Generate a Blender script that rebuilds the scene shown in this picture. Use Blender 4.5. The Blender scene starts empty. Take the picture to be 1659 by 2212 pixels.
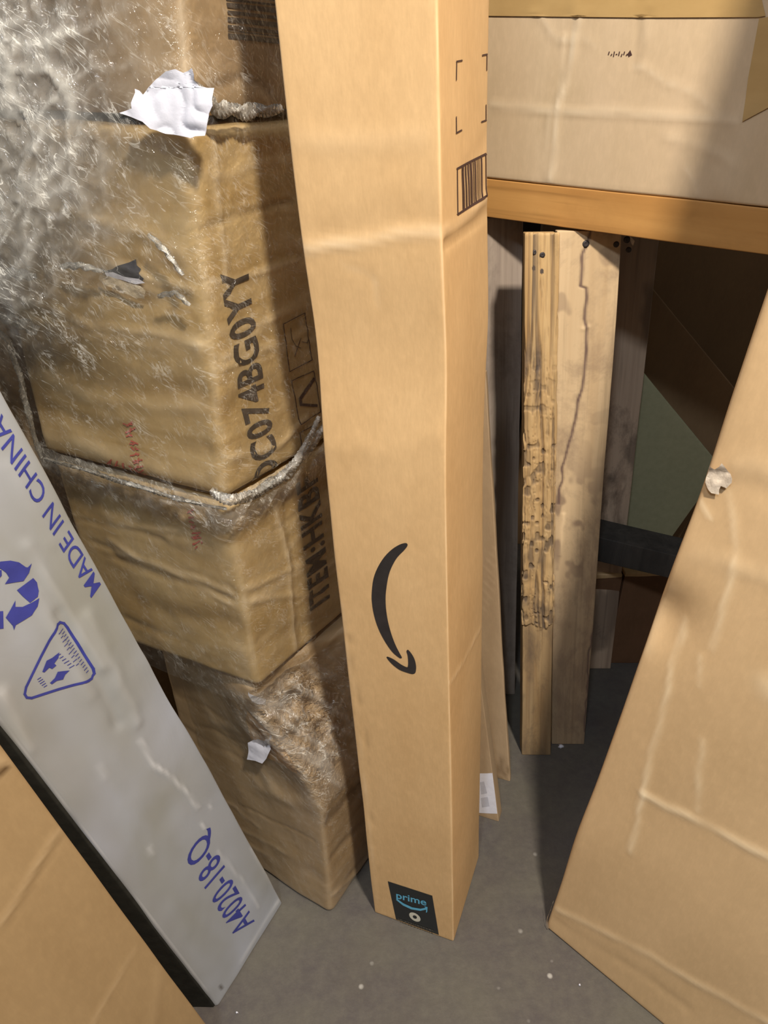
import bpy, bmesh, math, random
import numpy as np
from mathutils import Vector, Matrix

# ------------------------------------------------------------------ camera, world, lights, exposure
scene = bpy.context.scene
COL = scene.collection
W, H, FPX = 1659, 2212, 1661.0
TH = math.radians(31)
CAM = np.array([0, 0, 1.5])
cd = bpy.data.cameras.new('camera'); cam = bpy.data.objects.new('camera', cd); COL.objects.link(cam)
cam.location = CAM; cam.rotation_euler = (math.radians(59), 0, 0)
cd.sensor_fit = 'HORIZONTAL'; cd.sensor_width = 36; cd.lens = 36*FPX/W; cd.clip_start = .02
scene.camera = cam
scene.view_settings.view_transform = 'Standard'; scene.view_settings.look = 'None'
scene.view_settings.gamma = 1; scene.view_settings.exposure = 0.0
scene.view_settings.use_curve_mapping = False

w = bpy.data.worlds.new('world'); scene.world = w; w.use_nodes = True
bg = w.node_tree.nodes['Background']; bg.inputs[0].default_value = (1, .96, .90, 1); bg.inputs[1].default_value = .15

def area(name, loc, target, size, power, col, sy=None):
    l = bpy.data.lights.new(name, 'AREA'); l.energy = power; l.color = col; l.size = size
    if sy: l.shape = 'RECTANGLE'; l.size_y = sy
    o = bpy.data.objects.new(name, l); COL.objects.link(o); o.location = loc
    d = Vector(target)-Vector(loc); o.rotation_euler = d.to_track_quat('-Z', 'Y').to_euler()
    return o
area('key_fill_light', (.52, -.42, 3.05), (.2, 1.1, .8), .15, 93, (1, .90, .77))
area('key_fill_light', (-.45, -.9, 3.2), (-.3, 1.0, .8), .2, 25, (.80, .89, 1))  # cool fill light added at the left, also for glints on the film
area('glint_strip_light', (-.75, .1, 3.3), (-.3, 1.2, 1), .05, 9, (.92, .96, 1), 1.0)  # narrow light added to make the film glint

# ------------------------------------------------------------------ helpers: projection
F_ = np.array([0, math.cos(TH), -math.sin(TH)]); U_ = np.array([0, math.sin(TH), math.cos(TH)]); R_ = np.array([1., 0, 0])
def ray(u, v): return (u-829.5)/FPX*R_-(v-1106)/FPX*U_+F_
def atz(u, v, z=0.):
    d = ray(u, v); return CAM+d*(z-1.5)/d[2]
def onpl(u, v, P, n):
    d = ray(u, v); return CAM+d*((np.asarray(P)-CAM) @ n)/(d @ n)
def unit(v): v = np.asarray(v, float); return v/np.linalg.norm(v)
def dirn(a, b, c, d):
    n = unit(np.cross(np.cross(ray(*a), ray(*b)), np.cross(ray(*c), ray(*d)))); return n if n[2] > 0 else -n

# ------------------------------------------------------------------ helpers: noise
def _hash(i, j, k, s):
    n = (i*73856093) ^ (j*19349663) ^ (k*83492791) ^ (s*2654435)
    n = (n ^ (n >> 13)) * 1274126177 & 0x7fffffff
    n = (n ^ (n >> 16)) * 1540483477 & 0x7fffffff
    return (n % 65536)/32767.5-1
def noise(P, f, seed=0):
    P = np.asarray(P)*np.asarray(f, float)+.37*seed
    i = np.floor(P).astype(np.int64); t = P-i; t = t*t*(3-2*t); r = 0
    for dx in (0, 1):
        for dy in (0, 1):
            for dz in (0, 1):
                wt = (t[:, 0] if dx else 1-t[:, 0])*(t[:, 1] if dy else 1-t[:, 1])*(t[:, 2] if dz else 1-t[:, 2])
                r = r+wt*_hash(i[:, 0]+dx, i[:, 1]+dy, i[:, 2]+dz, seed)
    return r
def sstep(a, b, x): t = np.clip((x-a)/(b-a), 0, 1); return t*t*(3-2*t)
def segdist(P, poly):
    best = np.full(len(P), 1e9)
    for a, b in zip(poly[:-1], poly[1:]):
        ab = b-a; t = np.clip(((P-a) @ ab)/max(ab @ ab, 1e-12), 0, 1)
        best = np.minimum(best, np.linalg.norm(P-(a+t[:, None]*ab), axis=1))
    return best

# ------------------------------------------------------------------ helpers: objects
def tag(o, label=None, cat=None, group=None, kind=None):
    if label: o['label'] = label
    if cat: o['category'] = cat
    if group: o['group'] = group
    if kind: o['kind'] = kind
    return o
def empty(name, loc, label, cat, group=None):
    o = bpy.data.objects.new(name, None); COL.objects.link(o); o.location = loc; o.empty_display_size = .05
    return tag(o, label, cat, group)
def mesh_obj(name, verts, faces, mat, parent=None, marks=None, loc=None, smooth=True):
    off = np.array([0., 0, 0])
    p = parent
    while p is not None: off = off+np.array(p.location); p = p.parent
    me = bpy.data.meshes.new(name)
    V = np.asarray(verts, float)-off
    me.from_pydata(V.tolist(), [], [list(map(int, f)) for f in faces])
    if smooth: me.polygons.foreach_set('use_smooth', [True]*len(me.polygons))
    if marks is not None:
        a = me.color_attributes.new('marks', 'FLOAT_COLOR', 'POINT')
        m = np.ones((len(V), 4)); m[:, :marks.shape[1]] = marks; a.data.foreach_set('color', m.ravel())
    if loc is not None:
        a = me.attributes.new('loc', 'FLOAT_VECTOR', 'POINT'); a.data.foreach_set('vector', np.asarray(loc, float).ravel())
    me.update()
    o = bpy.data.objects.new(name, me); COL.objects.link(o); me.materials.append(mat)
    if parent is not None: o.parent = parent
    return o

AX = {'a': 0, 'b': 1, 'c': 2}
class Box:
    """rounded, creased box: origin O, three edge vectors; strokes are creases traced on a face"""
    def __init__(s, O, A, B, C, r=.004, amp=.0012, nf=5, seed=0, warp=None, ew=.35, amp2=0, nf2=30, extra=None):
        s.O = np.asarray(O, float); s.E = [np.asarray(x, float) for x in (A, B, C)]
        s.L = np.array([np.linalg.norm(x) for x in s.E]); s.M = np.array([x/l for x, l in zip(s.E, s.L)])
        s.r = r; s.amp = amp; s.nf = nf; s.seed = seed; s.warp = warp; s.ew = ew; s.amp2 = amp2; s.nf2 = nf2
        s.st = {}; s.extra = extra
        N = []
        for i in range(3):
            j, k = (i+1) % 3, (i+2) % 3; n = unit(np.cross(s.M[j], s.M[k]))
            if n @ s.M[i] < 0: n = -n
            N.append(n)
        s.N = np.array(N)
    def plane(s, face):
        i = AX[face[0]]; P = s.O+(s.E[i] if face[1] == '1' else 0)
        return P, s.N[i]
    def local(s, X): return (np.asarray(X)-s.O) @ np.linalg.inv(s.M)
    def px(s, face, u, v):
        P, n = s.plane(face); return s.local(onpl(u, v, P, n))
    def stroke(s, face, pts, w, h=0., wear=0., dark=0., metric=False, gloss=0., soft=1.0):
        pts = [np.asarray(p, float) if metric else s.px(face, *p) for p in pts]
        s.st.setdefault(face, []).append((np.array(pts), w, h, wear, dark, gloss, soft))
    def ev(s, p, face=None, lift=0.):
        p = np.asarray(p, float); q = np.clip(p, s.r, s.L-s.r); d = p-q
        ln = np.linalg.norm(d, axis=1); bad = ln < 1e-9
        n = d/np.maximum(ln, 1e-9)[:, None]
        if bad.any() and face: 
            nn = np.zeros(3); nn[AX[face[0]]] = 1 if face[1] == '1' else -1; n[bad] = nn
        base = q+s.r*n
        edge = (np.abs(n).max(axis=1) < .93).astype(float)
        disp = s.amp*noise(base, s.nf, s.seed)+s.amp*.5*noise(base, s.nf*2.3, s.seed+5)
        if s.amp2: disp = disp+s.amp2*noise(base, s.nf2, s.seed+9)
        mk = np.zeros((len(p), 3)); mk[:, 0] = edge*s.ew*(.5+.5*noise(base, 25, s.seed+3))
        for fc, sts in s.st.items():
            i = AX[fc[0]]; val = s.L[i] if fc[1] == '1' else 0
            sel = np.where(np.abs(p[:, i]-val) < 1e-6)[0]
            if not len(sel): continue
            jk = [(i+1) % 3, (i+2) % 3]; P2 = p[sel][:, jk]; L2 = s.L[jk]
            fade = sstep(0, s.r*1.5+.002, np.minimum(P2, L2-P2).min(axis=1))
            jit = P2+.003*np.stack([noise(p[sel], 40, 1), noise(p[sel], 40, 2)], 1)
            for pts, w_, h_, we, dk, gl, soft in sts:
                dd = segdist(jit, pts[:, jk]); g = np.exp(-(dd/w_)**2*1.0) if soft else sstep(w_*1.2, w_*.8, dd)
                br = .75+.5*noise(p[sel], 30, 7)
                disp[sel] += h_*g*fade*br
                mk[sel, 0] += we*g*br; mk[sel, 1] += dk*g; mk[sel, 2] += gl*g
        if s.extra is not None: disp, mk = s.extra(s, p, base, disp, mk)
        nw = n @ s.N
        nw = nw/np.maximum(np.linalg.norm(nw, axis=1), 1e-9)[:, None]
        X = s.O+base @ s.M+nw*(disp+lift)[:, None] if np.ndim(disp) else s.O+base @ s.M
        if s.warp is not None: X = s.warp(X, p)
        return X, np.clip(mk, 0, 1)
    def build(s, name, mat, parent=None, step=.006, skip=()):
        r = s.r
        ax = []
        for L in s.L:
            n = max(2, int(round((L-2*r)/step))); m = np.linspace(r, L-r, n+1)
            ax.append(np.concatenate([[0, r*.3, r*.65], m, [L-r*.65, L-r*.3, L]]))
        V = []; Fc = []; base = 0
        for i in range(3):
            j, k = (i+1) % 3, (i+2) % 3
            for side in (0, 1):
                if ('abc'[i]+str(side)) in skip: continue
                J, K = np.meshgrid(ax[j], ax[k], indexing='ij'); p = np.zeros((J.size, 3)); p[:, i] = s.L[i]*side; p[:, j] = J.ravel(); p[:, k] = K.ravel()
                nj, nk = len(ax[j]), len(ax[k]); idx = np.arange(nj*nk).reshape(nj, nk)+base
                q = np.stack([idx[:-1, :-1], idx[1:, :-1], idx[1:, 1:], idx[:-1, 1:]], -1).reshape(-1, 4)
                if not side: q = q[:, ::-1]
                V.append(p); Fc.append(q); base += len(p)
        V = np.concatenate(V); Fc = np.concatenate(Fc)
        key = np.round(V*20000).astype(np.int64); _, first, inv = np.unique(key, axis=0, return_index=True, return_inverse=True)
        inv = np.asarray(inv).ravel()
        V = V[first]; Fc = inv[Fc]
        if np.linalg.det(s.M) < 0: Fc = Fc[:, ::-1]
        X, mk = s.ev(V)
        return mesh_obj(name, X, Fc, mat, parent, mk, V)

def refine(bm, mx):
    bmesh.ops.triangulate(bm, faces=bm.faces[:])
    for _ in range(5):
        es = [e for e in bm.edges if e.calc_length() > mx]
        if not es: break
        bmesh.ops.subdivide_edges(bm, edges=es, cuts=1, use_grid_fill=False)
        bmesh.ops.triangulate(bm, faces=bm.faces[:])
def curve_mesh(cu):
    o = bpy.data.objects.new('tmp', cu); COL.objects.link(o)
    dg = bpy.context.evaluated_depsgraph_get(); me = bpy.data.meshes.new_from_object(o.evaluated_get(dg))
    bpy.data.objects.remove(o); bpy.data.curves.remove(cu)
    bm = bmesh.new(); bm.from_mesh(me); bpy.data.meshes.remove(me); return bm
def text_bm(s, bold=0.0, spacing=1.0):
    cu = bpy.data.curves.new('t', 'FONT'); cu.body = s; cu.dimensions = '2D'; cu.fill_mode = 'FRONT'; cu.offset = bold; cu.space_character = spacing; cu.resolution_u = 4
    bm = curve_mesh(cu); xs = [v.co.x for v in bm.verts]; x0, x1 = min(xs), max(xs)
    cap = max(v.co.y for v in bm.verts)
    for v in bm.verts: v.co = ((v.co.x-x0)/(x1-x0), v.co.y/cap, 0)
    return bm
def poly_bm(loops, mx=None):
    cu = bpy.data.curves.new('p', 'CURVE'); cu.dimensions = '2D'; cu.fill_mode = 'BOTH'
    for lp in loops:
        sp = cu.splines.new('POLY'); sp.points.add(len(lp)-1); sp.use_cyclic_u = True
        for q, c in zip(sp.points, lp): q.co = (c[0], c[1], 0, 1)
    bm = curve_mesh(cu)
    return bm
def smooth_loop(pts, n=4):
    P = [np.array(p, float) for p in pts]; m = len(P); out = []
    for i in range(m):
        a, b, c, d = P[i-1], P[i], P[(i+1) % m], P[(i+2) % m]
        for t in np.arange(n)/n:
            out.append(.5*((2*b)+(-a+c)*t+(2*a-5*b+4*c-d)*t*t+(-a+3*b-3*c+d)*t**3))
    return out
def stroke_loops(pts, wd, closed=False):
    pts = [np.array(p, float) for p in pts]; out = []
    prs = list(zip(pts, pts[1:]+pts[:1])) if closed else list(zip(pts[:-1], pts[1:]))
    for a, b in prs:
        d = b-a; l = np.linalg.norm(d); d = d/l; n = np.array([-d[1], d[0]])*wd/2; e = d*wd*.35
        out.append([a-e+n, b+e+n, b+e-n, a-e-n])
    return out
def decal(name, box, face, shapes, mat, parent, lift=.0006, mx=None, label=None):
    """shapes: list of ('px', loops) in photo pixels or ('text', str, quad(bl,br,tr,tl), bold)"""
    V = []; Fs = []
    for k_, sh in enumerate(shapes):
        if sh[0] == 'px':
            bm = poly_bm(sh[1]); refine(bm, 14)
            P = [box.px(face, v.co.x, v.co.y) for v in bm.verts]
        else:
            bm = text_bm(sh[1], sh[3] if len(sh) > 3 else 0, sh[4] if len(sh) > 4 else 1.0); refine(bm, .08)
            bl, br, tr, tl = [box.px(face, *q) for q in sh[2]]
            P = [(1-v.co.x)*(1-v.co.y)*bl+v.co.x*(1-v.co.y)*br+v.co.x*v.co.y*tr+(1-v.co.x)*v.co.y*tl for v in bm.verts]
        b0 = len(V); V += P; bm.verts.index_update()
        Fs += [[v.index+b0 for v in f.verts] for f in bm.faces]; bm.free()
    X, _ = box.ev(np.array(V), face, lift)
    o = mesh_obj(name, X, Fs, mat, parent, loc=np.array(V))
    if label: o['label'] = label
    return o

# ------------------------------------------------------------------ materials
def nt(name):
    m = bpy.data.materials.new(name); m.use_nodes = True; t = m.node_tree; return m, t, t.nodes['Principled BSDF']
def mixc(t, f, a, b, mode='MIX'):
    n = t.nodes.new('ShaderNodeMix'); n.data_type = 'RGBA'; n.blend_type = mode; n.clamp_factor = True
    for sock, val in ((n.inputs[0], f), (n.inputs[6], a), (n.inputs[7], b)):
        if hasattr(val, 'links') or hasattr(val, 'is_linked'): t.links.new(val, sock)
        elif isinstance(val, (int, float)): sock.default_value = val
        else: sock.default_value = (*val, 1) if len(val) == 3 else val
    return n.outputs[2]
def ramp(t, src, stops):
    n = t.nodes.new('ShaderNodeValToRGB'); cr = n.color_ramp
    while len(cr.elements) < len(stops): cr.elements.new(.5)
    for e, (p, c) in zip(cr.elements, stops): e.position = p; e.color = (*c, 1) if not isinstance(c, (int, float)) else (c, c, c, 1)
    t.links.new(src, n.inputs[0]); return n.outputs[0]
def tnoise(t, vec, scale, sc=(1, 1, 1), detail=4, rough=.6, dist=0.):
    mp = t.nodes.new('ShaderNodeMapping'); mp.inputs['Scale'].default_value = sc; t.links.new(vec, mp.inputs[0])
    n = t.nodes.new('ShaderNodeTexNoise'); n.inputs['Scale'].default_value = scale; n.inputs['Detail'].default_value = detail; n.inputs['Roughness'].default_value = rough
    n.inputs['Distortion'].default_value = dist
    t.links.new(mp.outputs[0], n.inputs['Vector']); return n.outputs[0]
def mth(t, op, a, b=None):
    n = t.nodes.new('ShaderNodeMath'); n.operation = op
    for s_, v_ in ((n.inputs[0], a), (n.inputs[1], b)):
        if v_ is None: continue
        if isinstance(v_, (int, float)): s_.default_value = v_
        else: t.links.new(v_, s_)
    return n.outputs[0]
def attr(t, name):
    n = t.nodes.new('ShaderNodeAttribute'); n.attribute_name = name; return n
def bump(t, h, strength, dist=.002):
    b = t.nodes.new('ShaderNodeBump'); b.inputs['Strength'].default_value = strength; b.inputs['Distance'].default_value = dist
    t.links.new(h, b.inputs['Height']); return b.outputs[0]

def kraft(name, col, col2=None, lite=None, dark=(.10, .055, .022), rough=.72, coat=0., streak=0., fib=.25, spec=.3, coatr=.18, flute=0):
    m, t, p = nt(name); col2 = col2 or tuple(c*.86 for c in col); lite = lite or tuple(min(1, c*1.35+.06) for c in col)
    at = attr(t, 'loc').outputs['Vector']; mk = t.nodes.new('ShaderNodeSeparateColor'); t.links.new(attr(t, 'marks').outputs['Color'], mk.inputs[0])
    big = ramp(t, tnoise(t, at, 7, (1, 1, .6), 3, .55), [(.35, 0.), (.68, 1.)])
    c = mixc(t, big, col, col2)
    f1 = ramp(t, tnoise(t, at, 300, (1, 1, .18), 3, .7), [(.3, 0.), (.75, 1.)])
    c = mixc(t, mth(t, 'MULTIPLY', f1, fib), c, tuple(x*.72 for x in col2))
    f2 = ramp(t, tnoise(t, at, 90, (1, 1, .5), 4, .6), [(.45, 0.), (.75, 1.)])
    c = mixc(t, mth(t, 'MULTIPLY', f2, .22), c, tuple(min(1, x*1.25) for x in col))
    if streak:
        s_ = ramp(t, tnoise(t, at, 9, (.25, .25, 3.2), 3, .5, .6), [(.42, 0.), (.6, 1.)])
        c = mixc(t, mth(t, 'MULTIPLY', s_, streak), c, tuple(x*k for x, k in zip(col2, (.80, .72, .5))))
    c = mixc(t, mk.outputs[0], c, lite); c = mixc(t, mk.outputs[1], c, dark)
    t.links.new(c, p.inputs['Base Color']); p.inputs['Roughness'].default_value = rough; p.inputs['Specular IOR Level'].default_value = spec
    hb = tnoise(t, at, 55, (1, 1, .6), 4, .6)
    if flute:
        wv = t.nodes.new('ShaderNodeTexWave'); wv.inputs['Scale'].default_value = flute; wv.bands_direction = 'Z'; t.links.new(at, wv.inputs[0])
        hb = mth(t, 'ADD', hb, mth(t, 'MULTIPLY', wv.outputs[1], .35))
    t.links.new(bump(t, hb, .25, .0015), p.inputs['Normal'])
    if coat:
        p.inputs['Coat Weight'].default_value = coat; p.inputs['Coat Roughness'].default_value = coatr
        h2 = tnoise(t, at, 26, (1.3, 1.3, .45), 4, .62, .8)
        t.links.new(bump(t, h2, .9, .004), p.inputs['Coat Normal'])
    return m
def plain(name, col, rough=.6, spec=.3, metal=0., bmp=0., var=.12, sc=60, coat=0.):
    m, t, p = nt(name); tc = t.nodes.new('ShaderNodeTexCoord').outputs['Object']
    n = tnoise(t, tc, sc); c = mixc(t, ramp(t, n, [(.35, 0.), (.7, 1.)]), col, tuple(max(0, x*(1-var)) for x in col))
    t.links.new(c, p.inputs['Base Color']); p.inputs['Roughness'].default_value = rough; p.inputs['Specular IOR Level'].default_value = spec; p.inputs['Metallic'].default_value = metal
    p.inputs['Coat Weight'].default_value = coat
    if bmp: t.links.new(bump(t, n, bmp), p.inputs['Normal'])
    return m
def wood(name, c1, c2, stain=(.08, .06, .05), st=.5, grain=60, rough=.75, seed=0., bmp=.5, stsc=6):
    m, t, p = nt(name); at = attr(t, 'loc').outputs['Vector']; mk = t.nodes.new('ShaderNodeSeparateColor'); t.links.new(attr(t, 'marks').outputs['Color'], mk.inputs[0])
    ad = t.nodes.new('ShaderNodeVectorMath'); ad.operation = 'ADD'; ad.inputs[1].default_value = (seed, seed*.7, seed*1.3); t.links.new(at, ad.inputs[0]); v = ad.outputs[0]
    g = tnoise(t, v, grain, (1, 1, .05), 5, .6, .5)
    c = mixc(t, ramp(t, g, [(.32, 0.), (.7, 1.)]), c1, c2)
    g2 = ramp(t, tnoise(t, v, grain*3.5, (1, 1, .03), 3, .6), [(.55, 0.), (.7, 1.)])
    c = mixc(t, mth(t, 'MULTIPLY', g2, .35), c, tuple(x*.45 for x in c2))
    s_ = ramp(t, tnoise(t, v, stsc, (1.2, 1.2, .6), 6, .75, .3), [(.5, 0.), (.68, 1.)])
    c = mixc(t, mth(t, 'MULTIPLY', s_, st), c, stain)
    c = mixc(t, mk.outputs[0], c, tuple(min(1, x*1.4) for x in c1)); c = mixc(t, mk.outputs[1], c, stain)
    t.links.new(c, p.inputs['Base Color']); p.inputs['Roughness'].default_value = rough; p.inputs['Specular IOR Level'].default_value = .25
    t.links.new(bump(t, g, bmp, .002), p.inputs['Normal'])
    return m

M = {}
M['kraft'] = kraft('kraft_board', (.68, .45, .225), (.61, .39, .185), (.88, .68, .44), fib=.3)
M['kraft_pale'] = kraft('pale_kraft_board', (.62, .43, .235), (.56, .385, .205), (.90, .74, .50), fib=.15, rough=.8)
M['kraft_upper'] = kraft('greyish_kraft_board', (.62, .47, .305), (.56, .42, .26), (.86, .72, .52), fib=.15, coat=.15)
M['kraft_low'] = kraft('lower_kraft_board', (.42, .29, .15), (.37, .25, .125), (.62, .46, .28), fib=.15)
M['kraft_wrap'] = kraft('film_wrapped_kraft', (.54, .385, .185), (.46, .32, .15), (.80, .65, .44), coat=.55, streak=.55, fib=.12, rough=.55)
M['kraft_wrap2'] = kraft('film_wrapped_pink_kraft', (.47, .335, .195), (.40, .28, .16), (.76, .61, .43), coat=.5, streak=.35, fib=.12, rough=.55)
M['kraft_shaded'] = kraft('shaded_kraft_board', (.34, .21, .105), (.28, .17, .085), fib=.2)  # kraft darkened: the shadow under the stand is put into its colour
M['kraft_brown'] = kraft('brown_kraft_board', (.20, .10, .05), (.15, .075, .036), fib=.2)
M['kraft_sheet'] = kraft('thin_kraft_board', (.42, .30, .18), (.36, .25, .15), fib=.2)
M['olive'] = plain('grey_green_board', (.42, .40, .24), .6)
M['torn'] = plain('torn_paper', (.72, .62, .50), .9, .1, bmp=.6, var=.35, sc=90)
M['torn_kraft'] = plain('torn_kraft_paper', (.78, .64, .44), .9, .1, bmp=.9, var=.35, sc=70)
M['ink'] = plain('black_ink', (.035, .03, .03), .55, .3, var=.3, sc=40)
M['ink_soft'] = plain('worn_black_ink', (.085, .065, .05), .4, .4, var=.5, sc=25, coat=.3)
M['ink_thin'] = plain('brown_black_ink', (.07, .035, .03), .6)
M['red_ink'] = plain('red_ink', (.55, .13, .09), .5, var=.2)
M['blue_ink'] = plain('blue_ink', (.045, .055, .30), .4, .4, var=.25, sc=30)
M['tape_black'] = plain('black_tape', (.012, .016, .020), .35, .5)
M['tape_blue'] = plain('light_blue_ink', (.13, .45, .68), .5)
M['tape_white'] = plain('cream_ink', (.66, .64, .54), .5)
M['tape_grey'] = plain('grey_ink', (.11, .10, .085), .5, var=.6, sc=200)
M['paper'] = plain('white_paper', (.74, .74, .82), .6, .3, bmp=.3, var=.06)
M['print_grey'] = plain('pale_grey_ink', (.55, .55, .62), .6)
M['dark'] = plain('dark_foam', (.026, .026, .022), .75, .2, bmp=.4, var=.4, sc=50)
M['nail'] = plain('rusty_nail', (.055, .045, .045), .5, .5, .4)
M['void'] = plain('hole_shade', (.045, .045, .055), .9, .1)  # near-black colour for the shade inside the torn hole
M['grey_wood'] = wood('weathered_grey_wood', (.46, .38, .31), (.30, .24, .20), (.06, .05, .045), .4, 40, seed=3)
M['rough_wood'] = wood('split_yellow_wood', (.66, .46, .23), (.42, .25, .10), (.10, .075, .06), .6, 45, seed=1, bmp=.9, stsc=9)
M['pale_wood'] = wood('pale_pallet_wood', (.68, .51, .31), (.54, .38, .215), (.17, .11, .085), .5, 26, seed=2, stsc=7)
M['stained_wood'] = wood('stained_pallet_wood', (.60, .44, .31), (.42, .29, .20), (.05, .035, .028), .75, 26, seed=6, stsc=6)
M['orange_wood'] = wood('orange_varnished_wood', (.58, .31, .10), (.47, .235, .07), (.25, .12, .04), .2, 22, rough=.5, seed=5, bmp=.15)
M['dark_wood'] = wood('dark_dirty_wood', (.085, .075, .065), (.05, .045, .04), (.02, .02, .02), .4, 30, seed=8)

def silver():
    m, t, p = nt('grey_poly_wrap'); at = attr(t, 'loc').outputs['Vector']; mk = t.nodes.new('ShaderNodeSeparateColor'); t.links.new(attr(t, 'marks').outputs['Color'], mk.inputs[0])
    b = ramp(t, tnoise(t, at, 4, (1, 1, .7), 3, .5, .4), [(.35, 0.), (.65, 1.)])
    c = mixc(t, b, (.38, .41, .48), (.28, .285, .265))
    c = mixc(t, mk.outputs[0], c, (.80, .82, .86)); c = mixc(t, mk.outputs[1], c, (.08, .07, .06))
    t.links.new(c, p.inputs['Base Color']); p.inputs['Roughness'].default_value = .34; p.inputs['Specular IOR Level'].default_value = .6
    p.inputs['Coat Weight'].default_value = .3; p.inputs['Coat Roughness'].default_value = .15
    h = tnoise(t, at, 14, (1, 1, .45), 4, .55, .5); t.links.new(bump(t, h, .35, .004), p.inputs['Normal'])
    return m
M['silver'] = silver()
def film_mat(name, milkf=.52, gl=.06):
    m, t, p = nt(name); t.nodes.remove(p); out = t.nodes['Material Output']
    mk = t.nodes.new('ShaderNodeSeparateColor'); t.links.new(attr(t, 'marks').outputs['Color'], mk.inputs[0])
    tr = t.nodes.new('ShaderNodeBsdfTransparent'); tr.inputs[0].default_value = (.97, .97, .96, 1)
    df = t.nodes.new('ShaderNodeBsdfDiffuse'); df.inputs[0].default_value = (.92, .88, .79, 1)
    gs = t.nodes.new('ShaderNodeBsdfGlossy'); gs.inputs['Roughness'].default_value = .13; gs.inputs[0].default_value = (1, 1, 1, 1)
    at = attr(t, 'loc').outputs['Vector']
    nb = bump(t, tnoise(t, at, 60, (1, 1, 1), 4, .65, 1.2), 1.0, .006)
    t.links.new(nb, gs.inputs['Normal'])
    def ridge(sc, st_, lo, ds, rot):
        mp = t.nodes.new('ShaderNodeMapping'); mp.inputs['Rotation'].default_value = (0, 0, rot); t.links.new(at, mp.inputs[0])
        n = tnoise(t, mp.outputs[0], sc, st_, 3, .55, ds); return ramp(t, mth(t, 'ABSOLUTE', mth(t, 'SUBTRACT', n, .5)), [(0., 1.), (lo, 0.)])
    patch_ = ramp(t, tnoise(t, at, 22, detail=3), [(.42, 0.), (.62, 1.)])
    patch2 = ramp(t, tnoise(t, at, 30, (1.3, .8, 1), detail=3), [(.50, 0.), (.66, 1.)])
    rd = mth(t, 'ADD', mth(t, 'MULTIPLY', ridge(20, (.7, 3, 1), .016, .8, .5), patch_), mth(t, 'ADD', mth(t, 'MULTIPLY', ridge(36, (3, .8, 1), .03, .6, -.5), patch2), mth(t, 'MULTIPLY', ridge(60, (.8, 2, 1), .04, 1., .9), mth(t, 'MULTIPLY', patch_, patch2))))
    rd = mth(t, 'MULTIPLY', mth(t, 'MINIMUM', rd, 1.), mk.outputs[1])
    mfac = mth(t, 'MINIMUM', mth(t, 'ADD', mth(t, 'MULTIPLY', mk.outputs[0], milkf), mth(t, 'MULTIPLY', rd, .62)), .95)
    a = t.nodes.new('ShaderNodeMixShader'); t.links.new(mfac, a.inputs[0]); t.links.new(tr.outputs[0], a.inputs[1]); t.links.new(df.outputs[0], a.inputs[2])
    lw = t.nodes.new('ShaderNodeFresnel'); lw.inputs[0].default_value = 1.5; t.links.new(nb, lw.inputs['Normal'])
    b = t.nodes.new('ShaderNodeMixShader')
    fac = mth(t, 'MULTIPLY', mth(t, 'ADD', mth(t, 'MULTIPLY', lw.outputs[0], 1.2), gl*.5), mth(t, 'ADD', mk.outputs[1], .0))
    t.links.new(fac, b.inputs[0]); t.links.new(a.outputs[0], b.inputs[1]); t.links.new(gs.outputs[0], b.inputs[2])
    t.links.new(b.outputs[0], out.inputs[0]); return m
M['film'] = film_mat('clear_stretch_film')

def floor_mat():
    m, t, p = nt('scuffed_concrete'); tc = t.nodes.new('ShaderNodeTexCoord').outputs['Object']
    a = ramp(t, tnoise(t, tc, 5, detail=5), [(.35, 0.), (.65, 1.)])
    c = mixc(t, a, (.115, .105, .085), (.090, .078, .076))
    f = ramp(t, tnoise(t, tc, 45, detail=6, rough=.75), [(.4, 0.), (.7, 1.)]); c = mixc(t, mth(t, 'MULTIPLY', f, .45), c, (.165, .15, .12))
    d = ramp(t, tnoise(t, tc, 2.2, (1, 1, 1), 5, .7), [(.52, 0.), (.66, 1.)]); c = mixc(t, mth(t, 'MULTIPLY', d, .5), c, (.09, .075, .065))
    vo = t.nodes.new('ShaderNodeTexVoronoi'); vo.inputs['Scale'].default_value = 16; t.links.new(tc, vo.inputs[0])
    s_ = ramp(t, vo.outputs['Distance'], [(.05, 1.), (.10, 0.)])
    g = ramp(t, tnoise(t, tc, 9), [(.48, 0.), (.60, 1.)]); c = mixc(t, mth(t, 'MULTIPLY', mth(t, 'MULTIPLY', s_, g), .8), c, (.5, .48, .44))
    t.links.new(c, p.inputs['Base Color']); p.inputs['Roughness'].default_value = .62; p.inputs['Specular IOR Level'].default_value = .35
    t.links.new(bump(t, tnoise(t, tc, 60, detail=6, rough=.7), .35, .003), p.inputs['Normal']); return m
M['floor'] = floor_mat()
M['wall'] = plain('dark_wall_paint', (.035, .026, .018), .9, .1)

# ------------------------------------------------------------------ setting
def quad(name, pts, mat, kind='structure'):
    o = mesh_obj(name, pts, [[0, 1, 2, 3]], mat, smooth=False); o['kind'] = kind; return o
quad('floor', [(-4, -2.5, 0), (4, -2.5, 0), (4, 4, 0), (-4, 4, 0)], M['floor'])
quad('wall_back', [(-4, 2.9, 0), (4, 2.9, 0), (4, 2.9, 4), (-4, 2.9, 4)], M['wall'])

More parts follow.
